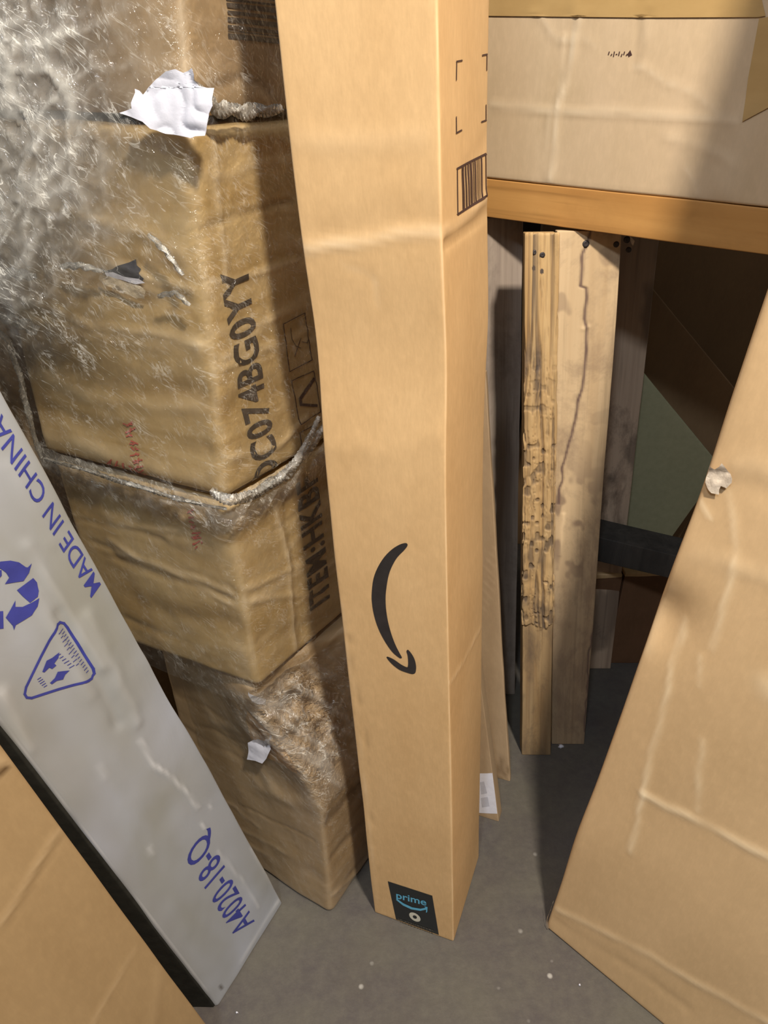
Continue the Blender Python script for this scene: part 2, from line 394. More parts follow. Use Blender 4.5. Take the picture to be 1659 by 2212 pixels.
# ------------------------------------------------------------------ tall mailing carton
BL, BR, BB = atz(808, 1972), atz(980, 2035), atz(1035, 1850)
D1 = dirn((808, 1972), (590, 0), (980, 2035), (945, 0))
tall = empty('mailing_carton', tuple((BL+BR)/2), 'tall narrow kraft mailing carton with a black curved arrow, standing upright in the middle', 'cardboard box')
def tallwarp(X, p):
    z = p[:, 2]; k = np.exp(-((z-1.19)/.10)**2)
    X = X.copy(); X[:, 0] += .0035*k; X[:, 1] += .006*k
    return X
tb = Box(BL, BR-BL, BB-BR, D1*1.95, r=.0035, amp=.0012, nf=4, seed=3, warp=tallwarp, ew=.5)
S = tb.stroke
S('b0', [(655, 542), (700, 532), (800, 520), (860, 508), (945, 500)], .006, .0022, .55)
S('b0', [(700, 500), (800, 488), (930, 470)], .02, -.0015)
S('b0', [(735, 575), (800, 592), (812, 625), (816, 665)], .003, -.0010, .2, .06)
S('b0', [(745, 1340), (770, 1480), (789, 1572), (809, 1807), (820, 1890), (823, 1950)], .0016, -.0016, .0, .22)
S('b0', [(736, 1300), (762, 1480), (800, 1810), (814, 1960)], .0022, .0014, .22)
S('b0', [(640, 300), (760, 308), (900, 298)], .012, .0009, .10)
S('b0', [(700, 960), (820, 975), (940, 950)], .02, .0012)
S('a1', [(960, 528), (1000, 500), (1060, 448)], .006, -.0030, .0, .18)
S('a1', [(958, 500), (1000, 478), (1060, 415)], .006, .002, .3)
S('a1', [(968, 1482), (1000, 1430), (1040, 1352)], .003, .0014, .35)
S('a1', [(1055, 300), (1030, 330), (1000, 380)], .012, -.001)
tb.build('carton_body', M['kraft'], tall, .0065)
sc = 150/1005
def S1(pts): return [(780+x*sc, 1150+y*sc) for x, y in pts]
arc = S1([(670, 160), (640, 150), (560, 172), (450, 240), (340, 350), (245, 500), (185, 660), (160, 850), (160, 1000), (190, 1190), (250, 1380), (340, 1560), (450, 1720), (540, 1800), (580, 1818), (592, 1800), (560, 1740), (500, 1620), (440, 1460), (390, 1270), (363, 1080), (360, 900), (385, 700), (420, 560), (480, 430), (540, 340), (620, 260), (665, 205), (675, 180)])
hook = S1([(372, 1800), (395, 1795), (480, 1835), (580, 1905), (660, 1945), (680, 1930), (684, 1860), (675, 1770), (660, 1720), (668, 1698), (690, 1698), (740, 1760), (780, 1840), (798, 1930), (795, 2000), (780, 2035), (740, 2045), (680, 2030), (560, 1985), (460, 1910), (395, 1840)])
o = decal('printed_arrow', tb, 'b0', [('px', [smooth_loop(arc, 3)]), ('px', [smooth_loop(hook, 3)])], M['ink'], tall, label='black curved arrow print')
sb = 120/699
def S2(pts): return [(960+x*sb, 100+y*sb) for x, y in pts]
ql = dict(zip('abcd', []))
def P2(x, y): return (960+x*sb, 100+y*sb)
bl_, br_, tr_, tl_ = P2(160, 2115), P2(520, 1880), P2(525, 1355), P2(160, 1540)
def bq(s, t):
    return tuple((1-s)*(1-t)*np.array(bl_)+s*(1-t)*np.array(br_)+s*t*np.array(tr_)+(1-s)*t*np.array(tl_))
shp = [('px', [lp]) for lp in stroke_loops([bl_, tl_], 2.0)+stroke_loops([br_, tr_], 2.0)+stroke_loops([tl_, tr_], 4.6)+stroke_loops([bl_, br_], 4.6)]
for x0, x1 in ((.17, .195), (.21, .25), (.29, .31), (.325, .345), (.385, .43), (.455, .47), (.485, .53), (.56, .575), (.59, .60), (.62, .66), (.69, .70), (.72, .73), (.75, .76), (.785, .795), (.83, .875)):
    shp.append(('px', [[bq(x0, .03), bq(x1, .03), bq(x1, .97), bq(x0, .97)]]))
decal('printed_barcode', tb, 'a1', shp, M['ink_thin'], tall, label='black framed barcode print')
for i, (pts) in enumerate(([(148, 425), (152, 190), (218, 178)], [(484, 112), (540, 100), (538, 300)], [(148, 885), (150, 1090), (216, 1055)], [(530, 735), (530, 930), (476, 950)])):
    q = [P2(*p) for p in pts]
    lw = (3.4, 1.7) if i in (1,) else (1.7, 3.4)
    lps = stroke_loops(q[:2], lw[0])+stroke_loops(q[1:], lw[1])
    decal('printed_corner_mark', tb, 'a1', [('px', [l]) for l in lps], M['ink_thin'], tall)
tape = decal('black_tape_strip', tb, 'b0', [('px', [[(838, 1903), (934, 1934), (950, 2031), (858, 1998)]])], M['tape_black'], tall, .0006, label='black tape strip with blue lettering')
def S4(x, y): return (800+x*250/1659, 1800+y*250/1659)
decal('printed_lettering', tb, 'b0', [('text', 'prime', (S4(375, 925), S4(805, 1030), S4(805, 945), S4(372, 835)), .015)], M['tape_blue'], tape, .0010)
sm = [S4(*q) for q in ((385, 935), (480, 1000), (600, 1055), (720, 1075), (800, 1060), (812, 1085), (720, 1105), (590, 1085), (470, 1030), (390, 965))]
hk = [S4(*q) for q in ((775, 1040), (822, 1050), (818, 1120), (800, 1135), (803, 1075))]
decal('printed_smile', tb, 'b0', [('px', [sm]), ('px', [hk])], M['tape_blue'], tape, .0010)
cx, cy = S4(640, 1195)
ring = [(cx+12.2*math.cos(a)+1.5*math.sin(a), cy+9.2*math.sin(a)+4*math.cos(a)) for a in np.linspace(0, 2*math.pi, 28, endpoint=False)]
ring2 = [(cx+4.6*math.cos(a), cy+3.6*math.sin(a)+1.2*math.cos(a)) for a in np.linspace(0, 2*math.pi, 16, endpoint=False)]
decal('printed_ring', tb, 'b0', [('px', [ring, ring2])], M['tape_white'], tape, .0010)
gl = []
random.seed(4)
for row in range(3):
    x = 400+row*20
    while x < 880:
        wd = random.uniform(14, 34); y = 1215+row*48+(x-400)*.33
        gl += [('px', [[S4(x, y), S4(x+wd, y+wd*.33), S4(x+wd+3, y+wd*.33+22), S4(x+3, y+22)]])]; x += wd+random.uniform(8, 18)
decal('printed_small_lines', tb, 'b0', gl, M['tape_grey'], tape, .0010)

# ------------------------------------------------------------------ stack of film wrapped cartons
STK = 'film-wrapped cartons stacked at the left'
def wstroke(bx, seed, n=14, faces=('b0', 'a0'), zr=None):
    rnd = random.Random(seed)
    for fc in faces:
        i = AX[fc[0]]; j = 1-i
        for _ in range(n):
            z = rnd.uniform(.03, bx.L[2]-.03); u0 = rnd.uniform(0, bx.L[j]*.5); u1 = u0+rnd.uniform(.1, .3)
            sl = rnd.uniform(-.05, .05)
            pts = []
            for t_ in np.linspace(0, 1, 5):
                p = np.zeros(3); p[j] = u0+(u1-u0)*t_; p[2] = z+sl*t_+rnd.uniform(-.006, .006); pts.append(p)
            s_ = rnd.choice((-1, 1))
            bx.stroke(fc, pts, rnd.uniform(.003, .010), s_*rnd.uniform(.0008, .0022), .25 if s_ > 0 else 0, 0 if s_ > 0 else .12, metric=True)
    # long rolling folds of the board
def carton(name, K0, K1, l, Ll, r_, Lr, label, mat, seed, amp=.004, rr=.014, extra=None, group=STK, warp=None):
    e = empty('wrapped_carton', tuple(K0), label, 'cardboard box', group)
    b = Box(K0, unit(l)*Ll, unit(r_)*Lr, np.array(K1)-np.array(K0), r=rr, amp=amp, nf=5, seed=seed, ew=.25, amp2=.0006, nf2=45, extra=extra, warp=warp)
    return e, b
# a0 = left-going axis start = RIGHT face (plane a=0), b0 = LEFT face (plane b=0)
lB, rB = (-.915, .404, 0), (.557, .83, 0)
eB, cB = carton('B', (-.217, .916, .972), (-.212, .932, 1.425), lB, .335, rB, .30, 'film-wrapped carton with a torn hole and black serial lettering, second from the stack top', M['kraft_wrap'], 11)
eC, cC = carton('C', (-.205, .931, .60), (-.217, .920, .962), (-.90, .43, 0), .33, rB, .30, 'film-wrapped carton with black ITEM lettering, third from the stack top', M['kraft_wrap'], 12)
eA, cA = carton('A', (-.214, .945, 1.437), (-.186, .945, 1.95), lB, .42, rB, .30, 'film-wrapped pinkish carton with a dark barcode, topmost of the stack', M['kraft_wrap2'], 13)
def dwarp(X, p):
    X = X.copy(); z = X[:, 2]; k = sstep(.30, .58, z)
    dist = np.linalg.norm(p[:, :2], axis=1); f_ = np.exp(-(dist/.22)**2)
    cr = noise(p, 40, 4)*.006*k*f_
    X[:, 0] -= (.105*k*f_)+cr; X[:, 1] += .035*k*f_+cr
    return X
eD, cD = carton('D', (-.107, .915, 0), (-.117, .915, .592), (-.84, .545, 0), .36, (.51, .86, 0), .32, 'film-wrapped carton with a crushed corner and white scraps, bottom of the stack', M['kraft_wrap2'], 14, warp=dwarp)
# creases traced on carton B
s = cB.stroke
s('a0', [(458, 285), (463, 400), (478, 500), (486, 590), (500, 660)], .0035, .003, .55)
s('a0', [(400, 512), (440, 490), (473, 477), (540, 458), (632, 430)], .004, -.004, 0, .35)
s('a0', [(405, 628), (440, 612), (500, 606), (560, 592), (640, 560)], .004, .003, .35)
s('a0', [(455, 800), (520, 780), (600, 745), (670, 715)], .005, .003, .25)
s('a0', [(455, 990), (510, 985), (600, 960), (660, 900)], .006, .004, .3)
s('a0', [(440, 900), (530, 860), (640, 830)], .022, -.003, 0, .12)
s('b0', [(0, 640), (100, 660), (200, 700), (330, 720), (440, 745)], .006, .004, .35)
s('b0', [(60, 690), (170, 720), (300, 740), (430, 755)], .012, .003, .25)
s('b0', [(40, 760), (160, 790), (300, 835), (450, 850)], .018, -.004, 0, .25)
s('b0', [(60, 800), (200, 860), (330, 875), (460, 880)], .012, .003, .22)
s('b0', [(70, 880), (200, 915), (330, 945), (470, 980)], .015, -.003, 0, .15)
s('b0', [(90, 940), (200, 970), (330, 1010), (480, 1040)], .016, .004, .28)
s('b0', [(60, 450), (180, 470), (300, 500), (390, 540)], .010, .004, .2)
s('b0', [(0, 350), (120, 380), (300, 400), (390, 430)], .03, -.003, 0, .12)
s('b0', [(200, 600), (300, 650), (400, 650)], .010, -.004, 0, .2)
s('b0', [(240, 560), (330, 600), (410, 625)], .005, .003, .3)
s('b0', [(395, 300), (398, 450), (396, 560)], .02, .003, .12)
wstroke(cB, 5, 7)
cB.build('carton_body', M['kraft_wrap'], eB, .005)
s = cC.stroke
s('b0', [(250, 1190), (330, 1215), (420, 1245), (495, 1275)], .007, .0025, .35)
s('b0', [(250, 1205), (330, 1235), (420, 1262), (495, 1292)], .007, -.0025, 0, .25)
s('b0', [(300, 1300), (400, 1330), (510, 1345)], .02, -.003, 0, .22)
s('b0', [(350, 1380), (440, 1400), (525, 1410)], .02, .003, .15)
s('b0', [(200, 1100), (300, 1130), (460, 1180)], .03, .003, .1)
s('b0', [(390, 1470), (450, 1490), (500, 1500), (550, 1505)], .022, -.003, 0, .45)
s('a0', [(590, 1070), (600, 1130), (622, 1210), (628, 1290), (640, 1400), (650, 1480)], .004, .004, .6)
s('a0', [(608, 1070), (618, 1140), (632, 1210), (640, 1300), (652, 1400)], .003, -.003, 0, .3)
s('a0', [(500, 1285), (560, 1260), (620, 1235), (700, 1190)], .006, .004, .3)
s('a0', [(500, 1300), (540, 1298), (600, 1290), (700, 1280)], .006, .003, .2)
s('a0', [(520, 1400), (600, 1370), (720, 1340)], .02, -.003, 0, .1)
s('a0', [(540, 1500), (620, 1480), (700, 1440), (745, 1400)], .005, .004, .45)
s('a0', [(560, 1530), (640, 1520), (740, 1470)], .012, -.004, 0, .5)
wstroke(cC, 6, 7)
cC.build('carton_body', M['kraft_wrap'], eC, .005)
s = cA.stroke
s('b0', [(395, 0), (398, 100), (400, 200)], .005, .002, .45)
s('a0', [(430, 205), (470, 180), (520, 165), (560, 175), (600, 215)], .005, -.004, 0, .5)
s('a0', [(490, 105), (540, 120), (600, 110)], .03, 0, 0, .25)
wstroke(cA, 7, 8)
cA.build('carton_body', M['kraft_wrap2'], eA, .006)
s = cD.stroke
s('a0', [(715, 1770), (745, 1730), (790, 1690)], .018, -.003, 0, .4)
s('a0', [(720, 1850), (790, 1770)], .010, -.002, 0, .25)
s('a0', [(720, 1930), (795, 1860)], .006, .003, .2)
s('b0', [(700, 1740), (640, 1730), (560, 1700)], .02, .004, .12)
s('b0', [(610, 1600), (640, 1640), (690, 1690)], .03, .003, .4)
s('b0', [(580, 1680), (620, 1590), (640, 1540)], .03, .003, .35)
s('b0', [(600, 1850), (700, 1900)], .02, -.002, 0, .15)
s('b0', [(470, 1560), (540, 1580), (620, 1560)], .012, .003, .2)
wstroke(cD, 8, 8)
cD.build('carton_body', M['kraft_wrap2'], eD, .005)

# lettering on carton B and C
decal('printed_serial', cB, 'a0', [('text', 'DC074BG0YY', ((600, 1026), (528, 567), (472, 592), (549, 1050)), .022, 1.06)], M['ink_soft'], eB, .0012, label='large black serial lettering')
def S5(x, y): return (450+x*300/1327, 560+y*500/2212)
shp = []
for q in ([(720, 620), (780, 1075), (990, 962), (930, 515)], [(800, 1165), (850, 1570), (1060, 1455), (1000, 1065)], [(880, 1800), (862, 1655), (1060, 1545)]):
    q = [S5(*p) for p in q]; shp += [('px', [l]) for l in stroke_loops(q, 1.8, closed=len(q) == 4)]
decal('printed_care_frame', cB, 'a0', shp, M['ink_thin'], eB, .0012, label='thin black outlined care symbol boxes')
shp = [('px', [l]) for l in stroke_loops([S5(1000, 1140), S5(925, 1245), S5(865, 1330), S5(870, 1385), S5(1020, 1395)], 6)]
shp += [('px', [l]) for l in stroke_loops([S5(890, 755), S5(830, 930)], 1.4)+stroke_loops([S5(795, 660), S5(800, 760), S5(840, 830), S5(890, 850)], 1.3)+stroke_loops([S5(900, 790), S5(950, 800), S5(965, 760)], 1.3)]
decal('printed_care_symbol', cB, 'a0', shp[:4], M['ink_thin'], eB, .0012); decal('printed_care_symbol', cB, 'a0', shp[4:], M['ink_thin'], eB, .0012)
decal('printed_item_name', cC, 'a0', [('text', 'ITEM:HKBF', ((712, 1292), (683, 1015), (638, 1045), (672, 1322)), .022, 1.05)], M['ink_soft'], eC, .0012, label='large black ITEM lettering')
def redrows(px0, px1, hvec, rows, n, seed):
    rnd = random.Random(seed); out = []; a = np.array(px0, float); b = np.array(px1, float); h = np.array(hvec, float)
    for r in range(rows):
        for k in range(n):
            s0 = (k+.12)/n; s1 = (k+.88)/n; o_ = a+h*r*1.25
            c0 = o_+(b-a)*s0; c1 = o_+(b-a)*s1
            for _ in range(3):
                p = c0+(c1-c0)*rnd.random()+h*rnd.random(); q_ = c0+(c1-c0)*rnd.random()+h*rnd.random()
                if np.linalg.norm(p-q_) > 3: out += [('px', [l]) for l in stroke_loops([p, q_], 3.0)]
    return out
decal('printed_red_stamp', cB, 'b0', redrows((266, 912), (300, 1055), (24, -5), 1, 11, 1)+redrows((226, 1006), (312, 1040), (5, -20), 1, 6, 2)+redrows((232, 1042), (318, 1066), (4, -22), 1, 6, 6), M['red_ink'], eB, .0012, label='smudged red stamped characters')
decal('printed_red_stamp', cC, 'b0', redrows((404, 1100), (424, 1186), (19, -3), 1, 8, 3), M['red_ink'], eC, .0012, label='smudged red stamped characters')
# barcode of carton A
shp = []; rnd = random.Random(2); y = -60
while y < 78:
    t_ = rnd.choice((3, 5, 8, 11)); shp.append(('px', [[(489, y), (600, y+13), (600, y+13+t_), (490, y+t_)]])); y += t_+rnd.choice((3, 4, 6))
decal('printed_barcode', cA, 'a0', shp, M['ink_soft'], eA, .0012, label='dark barcode seen through film')

# torn hole, flap and liner on carton B
def patch(name, box, face, loop, mat, parent, lift=.002, rough_=0, label=None):
    o = decal(name, box, face, [('px', [loop])], mat, parent, lift, label=label)
    if rough_:
        rnd = random.Random(3)
        for v in o.data.vertices:
            c = np.array(v.co); v.co = Vector(c+np.array([0, -1, .25])*rough_*abs(noise(c[None], 70, 2)[0])+np.array([1, 0, 0])*rough_*.3*noise(c[None], 90, 4)[0])
    return o
hole = patch('torn_hole', cB, 'b0', [(220, 576), (232, 584), (248, 580), (262, 572), (282, 566), (297, 559), (299, 572), (309, 580), (306, 588), (318, 600), (312, 608), (285, 604), (262, 596), (232, 592)], M['void'], eB, .0015, label='dark torn hole')  # flat patch on the board, shade inside the hole painted dark
patch('torn_liner', cB, 'b0', [(232, 588), (250, 586), (275, 596), (308, 600), (320, 609), (300, 612), (262, 602), (236, 600)], M['paper'], eB, .003, label='white torn edge')
patch('torn_flap', cB, 'b0', [(228, 590), (250, 594), (280, 604), (318, 614), (328, 624), (322, 642), (300, 640), (262, 622), (234, 612), (222, 600)], M['torn_kraft'], eB, .009, .004, label='pale torn board flap')
patch('torn_board', cD, 'b0', [(600, 1610), (625, 1575), (650, 1560), (672, 1600), (690, 1650), (680, 1680), (640, 1655), (605, 1640)], M['torn'], eD, .0015, .002, label='rough torn board patch').data.materials[0] = M['kraft']

def crumple(name, bm_loop, z0, mat, label, cat, amp=.01, step=6, base=None, nrm=None, seed=0, group=None):
    """thin crumpled sheet standing on plane (base,nrm), outlined in photo pixels"""
    bm = poly_bm([bm_loop]); refine(bm, step); base = base+nrm*z0; z0 = 0.
    V = []
    for v in bm.verts:
        p = onpl(v.co.x, v.co.y, base, nrm); V.append(p)
    V = np.array(V); d = amp*(1.1*noise(V, 11, seed)+.9*np.abs(noise(V, (16, 16, 30), seed+1))+.3*np.abs(noise(V, 60, seed+2)))
    V = V+nrm*(z0+d)[:, None] if np.ndim(z0) else V+nrm*(z0+d+amp*.7)[:, None]
    bm.verts.index_update(); Fs = [[v.index for v in f.verts] for f in bm.faces]; bm.free()
    n = len(V); V2 = V-nrm*.0006
    o = mesh_obj(name, np.concatenate([V, V2]), Fs+[[i+n for i in f[::-1]] for f in Fs], mat)
    return tag(o, label, cat, group)
# outward normals of left faces
nBl = -cB.N[1]; nDl = -cD.N[1]
scrap = [(280, 243), (304, 234), (303, 222), (310, 200), (309, 192), (318, 196), (325, 205), (335, 190), (352, 172), (375, 155), (395, 150), (410, 158), (422, 154), (433, 148), (437, 162), (434, 174), (446, 186), (463, 190), (474, 190), (474, 215), (476, 228), (468, 245), (463, 270), (458, 292), (438, 293), (428, 297), (400, 292), (372, 288), (340, 277), (325, 262)]
crumple('plastic_scrap', scrap, .019, M['paper'], 'crumpled white plastic scrap caught between the two upper wrapped cartons', 'scrap', .012, 7, cB.O, nBl, 3)
crumple('paper_scrap', [(540, 1600), (562, 1590), (578, 1583), (590, 1587), (584, 1600), (588, 1615), (578, 1636), (570, 1646), (555, 1640), (537, 1637), (540, 1622)], .018, M['paper'], 'white paper scrap stuck to the bottom wrapped carton', 'scrap', .004, 6, cD.O, nDl, 4)
patch('paper_remnant', cD, 'a0', [(662, 1542), (678, 1536), (694, 1540), (692, 1551), (674, 1555), (664, 1550)], M['paper'], eD, .003, label='tiny white paper remnant')

# another wrapped carton behind, at the far left
eE, cE = carton('E', (-.60, 1.10, 0), (-.60, 1.10, 1.38), (-.93, .36, 0), .4, rB, .35, 'dull wrapped carton behind the left stack, at the left edge of the picture', M['kraft_wrap2'], 15)
cE.build('carton_body', M['kraft_wrap2'], eE, .012)

# ------------------------------------------------------------------ stretch film around the stack
def path_pts(pl, step):
    out = []; pl = [np.array(p, float) for p in pl]
    for a, b in zip(pl[:-1], pl[1:]):
        n = max(1, int(np.linalg.norm(b-a)/step)); out += [a+(b-a)*i/n for i in range(n)]
    out.append(pl[-1]); P = np.array(out)
    for _ in range(3): P[1:-1] = (P[:-2]+2*P[1:-1]+P[2:])/4
    return P
def film_sheet(name, plan, z0, z1, step, label, parent, milk, amp=.006, seed=0, lean=(0, 0)):
    P = path_pts(plan, step); n = len(P); T = np.gradient(P, axis=0); T /= np.linalg.norm(T, axis=1)[:, None]
    N = np.stack([-T[:, 1], T[:, 0]], 1)
    if (N[n//2] @ np.array([0, -1])) < 0: N = -N
    s_ = np.concatenate([[0], np.cumsum(np.linalg.norm(np.diff(P, axis=0), axis=1))])
    zs = np.arange(z0, z1, step); m = len(zs)
    Sg, Zg = np.meshgrid(s_, zs, indexing='ij'); X = np.zeros((n, m, 3))
    Q = np.stack([Sg.ravel(), Zg.ravel(), 0*Sg.ravel()], 1)
    # slanted coordinates give the pulled diagonal folds
    D_ = np.stack([Q[:, 0]*.8+Q[:, 1]*.6, -Q[:, 0]*.6+Q[:, 1]*.8, Q[:, 2]], 1)
    wob = .02*noise(Q, 9, seed+20)
    r1 = 1-np.abs(noise(D_+wob[:, None], (14, 40, 1), seed)); r2 = 1-np.abs(noise(Q+wob[:, None], (36, 20, 1), seed+1)); r3 = 1-np.abs(noise(D_, (70, 110, 1), seed+2)); r4 = noise(Q, (160, 160, 1), seed+6)
    mk_, ampm = milk(Q[:, 0], Q[:, 1])
    h = ampm*amp*(.42*r1**3+.30*r2**3+.34*r3**2+.12*r4)
    h = h.reshape(n, m)
    X[:, :, 0] = P[:, None, 0]+N[:, None, 0]*h+lean[0]*(Zg-z0); X[:, :, 1] = P[:, None, 1]+N[:, None, 1]*h+lean[1]*(Zg-z0); X[:, :, 2] = Zg
    ridge = np.clip(r1**9*.7+r2**9*.6+r3**7*.4, 0, 1)
    cloud = .5+.5*noise(Q, (8, 8, 1), seed+7)
    milkv = np.clip(mk_*(.15+.35*cloud+.9*ridge), 0, 1)
    idx = np.arange(n*m).reshape(n, m); q = np.stack([idx[:-1, :-1], idx[1:, :-1], idx[1:, 1:], idx[:-1, 1:]], -1).reshape(-1, 4)
    gl_ = np.clip(ampm*1.1, .15, 1)
    return mesh_obj(name, X.reshape(-1, 3), q, M['film'], parent, np.stack([milkv, gl_, 0*gl_], 1), Q)
film = empty('stretch_film', (-.3, .9, 1.0), 'crinkled clear stretch film wrapped around the left stack of cartons', 'plastic wrap')
off = .010
plan = [(-.80, 1.17-.02), (-.52-.01, 1.040-.03), (-.217-.004, .916-off-.003), (-.217+.012, .912-.004), (-.06, 1.135)]
def milkU(s_, z):
    top = sstep(1.10, 1.45, z-.55*(s_-.35)); left = 1-sstep(.40, .66, s_)
    a = np.clip(top*left*.85+.03+.30*sstep(.25, .0, np.abs(z-1.43))*left, 0, 1)
    am = np.clip(.30+.9*top*left+.35*sstep(.1, 0, np.abs(z-1.2))*left, .25, 1.15)
    return a, am
film_sheet('film_sheet', plan, .985, 1.98, .0042, 'x', film, milkU, .009, 2, (.004, .012))
plan2 = [(-.56, 1.075), (-.225, .909-off), (-.205, .912-.008), (-.055, 1.135)]
def milkL(s_, z):
    k = sstep(.05, 0, np.abs(z-.965)); a = .06+.40*k; am = .24+.9*k
    return a+0*s_, am+0*s_
film_sheet('film_sheet', plan2, .60, .985, .0045, 'x', film, milkL, .009, 5, (.0, .0))
# twisted strands of film
def strand(pts, rad, seed, milk=.35):
    pts = np.array(pts, float); n = 60; t_ = np.linspace(0, len(pts)-1, n); P = np.stack([np.interp(t_, range(len(pts)), pts[:, k]) for k in range(3)], 1)
    for _ in range(6): P[1:-1] = (P[:-2]+2*P[1:-1]+P[2:])/4
    T = np.gradient(P, axis=0); T /= np.linalg.norm(T, axis=1)[:, None]; up = np.array([.3, -.9, .2]); A_ = np.cross(T, up); A_ /= np.linalg.norm(A_, axis=1)[:, None]; B_ = np.cross(T, A_)
    k = 9; V = []
    for i in range(n):
        for j in range(k):
            a = 2*math.pi*j/k+i*.25; rr = rad*(.55+.45*math.sin(3*a+i*.4))*(.6+.4*math.sin(math.pi*i/(n-1)))*(1+.35*noise(P[i][None], 60, seed)[0])
            V.append(P[i]+A_[i]*rr*math.cos(a)+B_[i]*rr*.5*math.sin(a))
    V = np.array(V); Fs = [[i*k+j, i*k+(j+1) % k, (i+1)*k+(j+1) % k, (i+1)*k+j] for i in range(n-1) for j in range(k)]
    mk_ = np.zeros((len(V), 3)); mk_[:, 0] = milk*(.3+1.1*np.abs(noise(V, 90, seed))); mk_[:, 1] = 1
    return mesh_obj('twisted_strand', V, Fs, M['film'], film, mk_, V)
nC = np.array([.1, -.99, 0])
def on_stack(u, v, off_=.02, left=None):
    left = (u < 500) if left is None else left
    b_, fc = (cB, 'b0') if left else (cB, 'a0')
    P, n = b_.plane(fc); return onpl(u, v, P-n*off_, n)
strand([on_stack(455, 1060, .018), on_stack(500, 1085, .026, False), on_stack(560, 1060, .02, False), on_stack(610, 1030, .02, False), on_stack(655, 985, .02, False), on_stack(700, 920, .02, False)], .010, 1, .55)
strand([on_stack(530, 1075, .022, False), on_stack(590, 1045, .022, False), on_stack(640, 1000, .026, False), on_stack(690, 900, .02, False)], .007, 2, .5)
strand([on_stack(95, 990, .018), on_stack(200, 1020, .02), on_stack(320, 1058, .02), on_stack(400, 1082, .02), on_stack(490, 1100, .02)], .005, 3, .45)
strand([on_stack(-30, 672, .03), on_stack(10, 688, .035), on_stack(50, 700, .03), on_stack(82, 716, .02)], .012, 4, 1.0)
strand([on_stack(-20, 590, .03), on_stack(30, 592, .03), on_stack(78, 598, .025)], .008, 5, .9)
strand([on_stack(-20, 700, .025), on_stack(20, 740, .025), on_stack(45, 820, .02), on_stack(62, 900, .02), on_stack(90, 990, .02)], .006, 6, .5)
strand([on_stack(320, 505, .025), on_stack(360, 545, .025), on_stack(395, 595, .025)], .0045, 7, .6)
strand([on_stack(130, 575, .02), on_stack(175, 574, .026), on_stack(222, 586, .02)], .006, 8, .9)
strand([on_stack(410, 170, .02), on_stack(470, 235, .022, False), on_stack(540, 240, .02, False), on_stack(610, 235, .02, False)], .010, 9, .7)
strand([on_stack(340, 640, .022), on_stack(380, 632, .022), on_stack(410, 660, .02)], .005, 10, .6)

def film_over(box, s0, s1, z0, z1, step, seed):
    """film lying over the corner of a carton, following its crushed surface"""
    sv = np.arange(s0, s1, step); zs = np.arange(z0, z1, step); n, m = len(sv), len(zs)
    Sg, Zg = np.meshgrid(sv, zs, indexing='ij'); S1_, Z1_ = Sg.ravel(), Zg.ravel(); Q = np.stack([S1_, Z1_, 0*S1_], 1)
    p = np.stack([np.maximum(-S1_, 0), np.maximum(S1_, 0), Z1_], 1)
    D_ = np.stack([Q[:, 0]*.9+Q[:, 1]*.4, -Q[:, 0]*.4+Q[:, 1]*.9, Q[:, 2]], 1)
    k = np.exp(-((S1_-.04)/.11)**2-((Z1_-.47)/.13)**2)
    r1 = 1-np.abs(noise(D_, (45, 9, 1), seed)); r2 = 1-np.abs(noise(D_, (95, 14, 1), seed+1))
    lift = .003+(.3+k)*(.004*r1**3+.003*r2**3)
    X, _ = box.ev(p, None, lift)
    milk = np.clip((.06+.5*k)*(.1+r1**12*.9+r2**12*.8), 0, 1)
    idx = np.arange(n*m).reshape(n, m); q = np.stack([idx[:-1, :-1], idx[1:, :-1], idx[1:, 1:], idx[:-1, 1:]], -1).reshape(-1, 4)
    return mesh_obj('film_sheet', X, q, M['film'], film, np.stack([milk, np.clip(.2+.9*k, 0, 1), 0*k], 1), Q)
film_over(cD, -.30, .30, .02, .575, .0045, 31)

# ------------------------------------------------------------------ grey wrapped flat pack leaning at the left
P1, P2_ = atz(612, 1950), atz(472, 2173)
DP = dirn((612, 1950), (0, 840), (472, 2173), (0, 1555))
pack = empty('flat_pack', tuple(P2_), 'long flat pack in grey plastic wrap with blue lettering, leaning before the wrapped stack', 'package')
pb = Box(P2_, P1-P2_, np.array([-.052, .0, 0]), DP*1.75, r=.005, amp=.0025, nf=5, seed=21, ew=.35, amp2=.0004, nf2=30)
s = pb.stroke
s('b0', [(305, 1600), (330, 1650), (370, 1680), (410, 1720), (425, 1745)], .003, .002, .5)
s('b0', [(190, 1330), (250, 1450), (300, 1560)], .010, .004, .1)
s('b0', [(130, 1330), (190, 1440), (260, 1560)], .010, -.004, 0)
s('b0', [(80, 1290), (140, 1400), (200, 1500)], .010, .003, .1)
s('b0', [(60, 1180), (130, 1290), (220, 1440)], .008, .003, .12)
s('b0', [(470, 1840), (520, 1900), (560, 1960)], .003, .0015, .35)
s('b0', [(602, 1945), (560, 2010), (520, 2075)], .005, .001, .45)
s('b0', [(545, 1830), (580, 1890), (605, 1930)], .006, .001, .35)
s('b0', [(476, 1666), (482, 1690)], .0025, .001, .6)
s('b0', [(452, 1735), (456, 1750)], .0025, .001, .6)
s('b0', [(436, 1775), (438, 1790)], .002, .001, .6)
s('b0', [(325, 1832), (330, 1842)], .005, .001, .3)
s('b0', [(218, 1655), (228, 1680)], .006, .001, .2)
s('b0', [(477, 2128), (479, 2134)], .0025, -.001, 0, .9)
s('b0', [(20, 1010), (60, 1080), (110, 1170)], .012, .002, .05)
s('b0', [(0, 1500), (30, 1560), (60, 1620)], .010, .004, .25)
pb.build('pack_body', M['silver'], pack, .006)
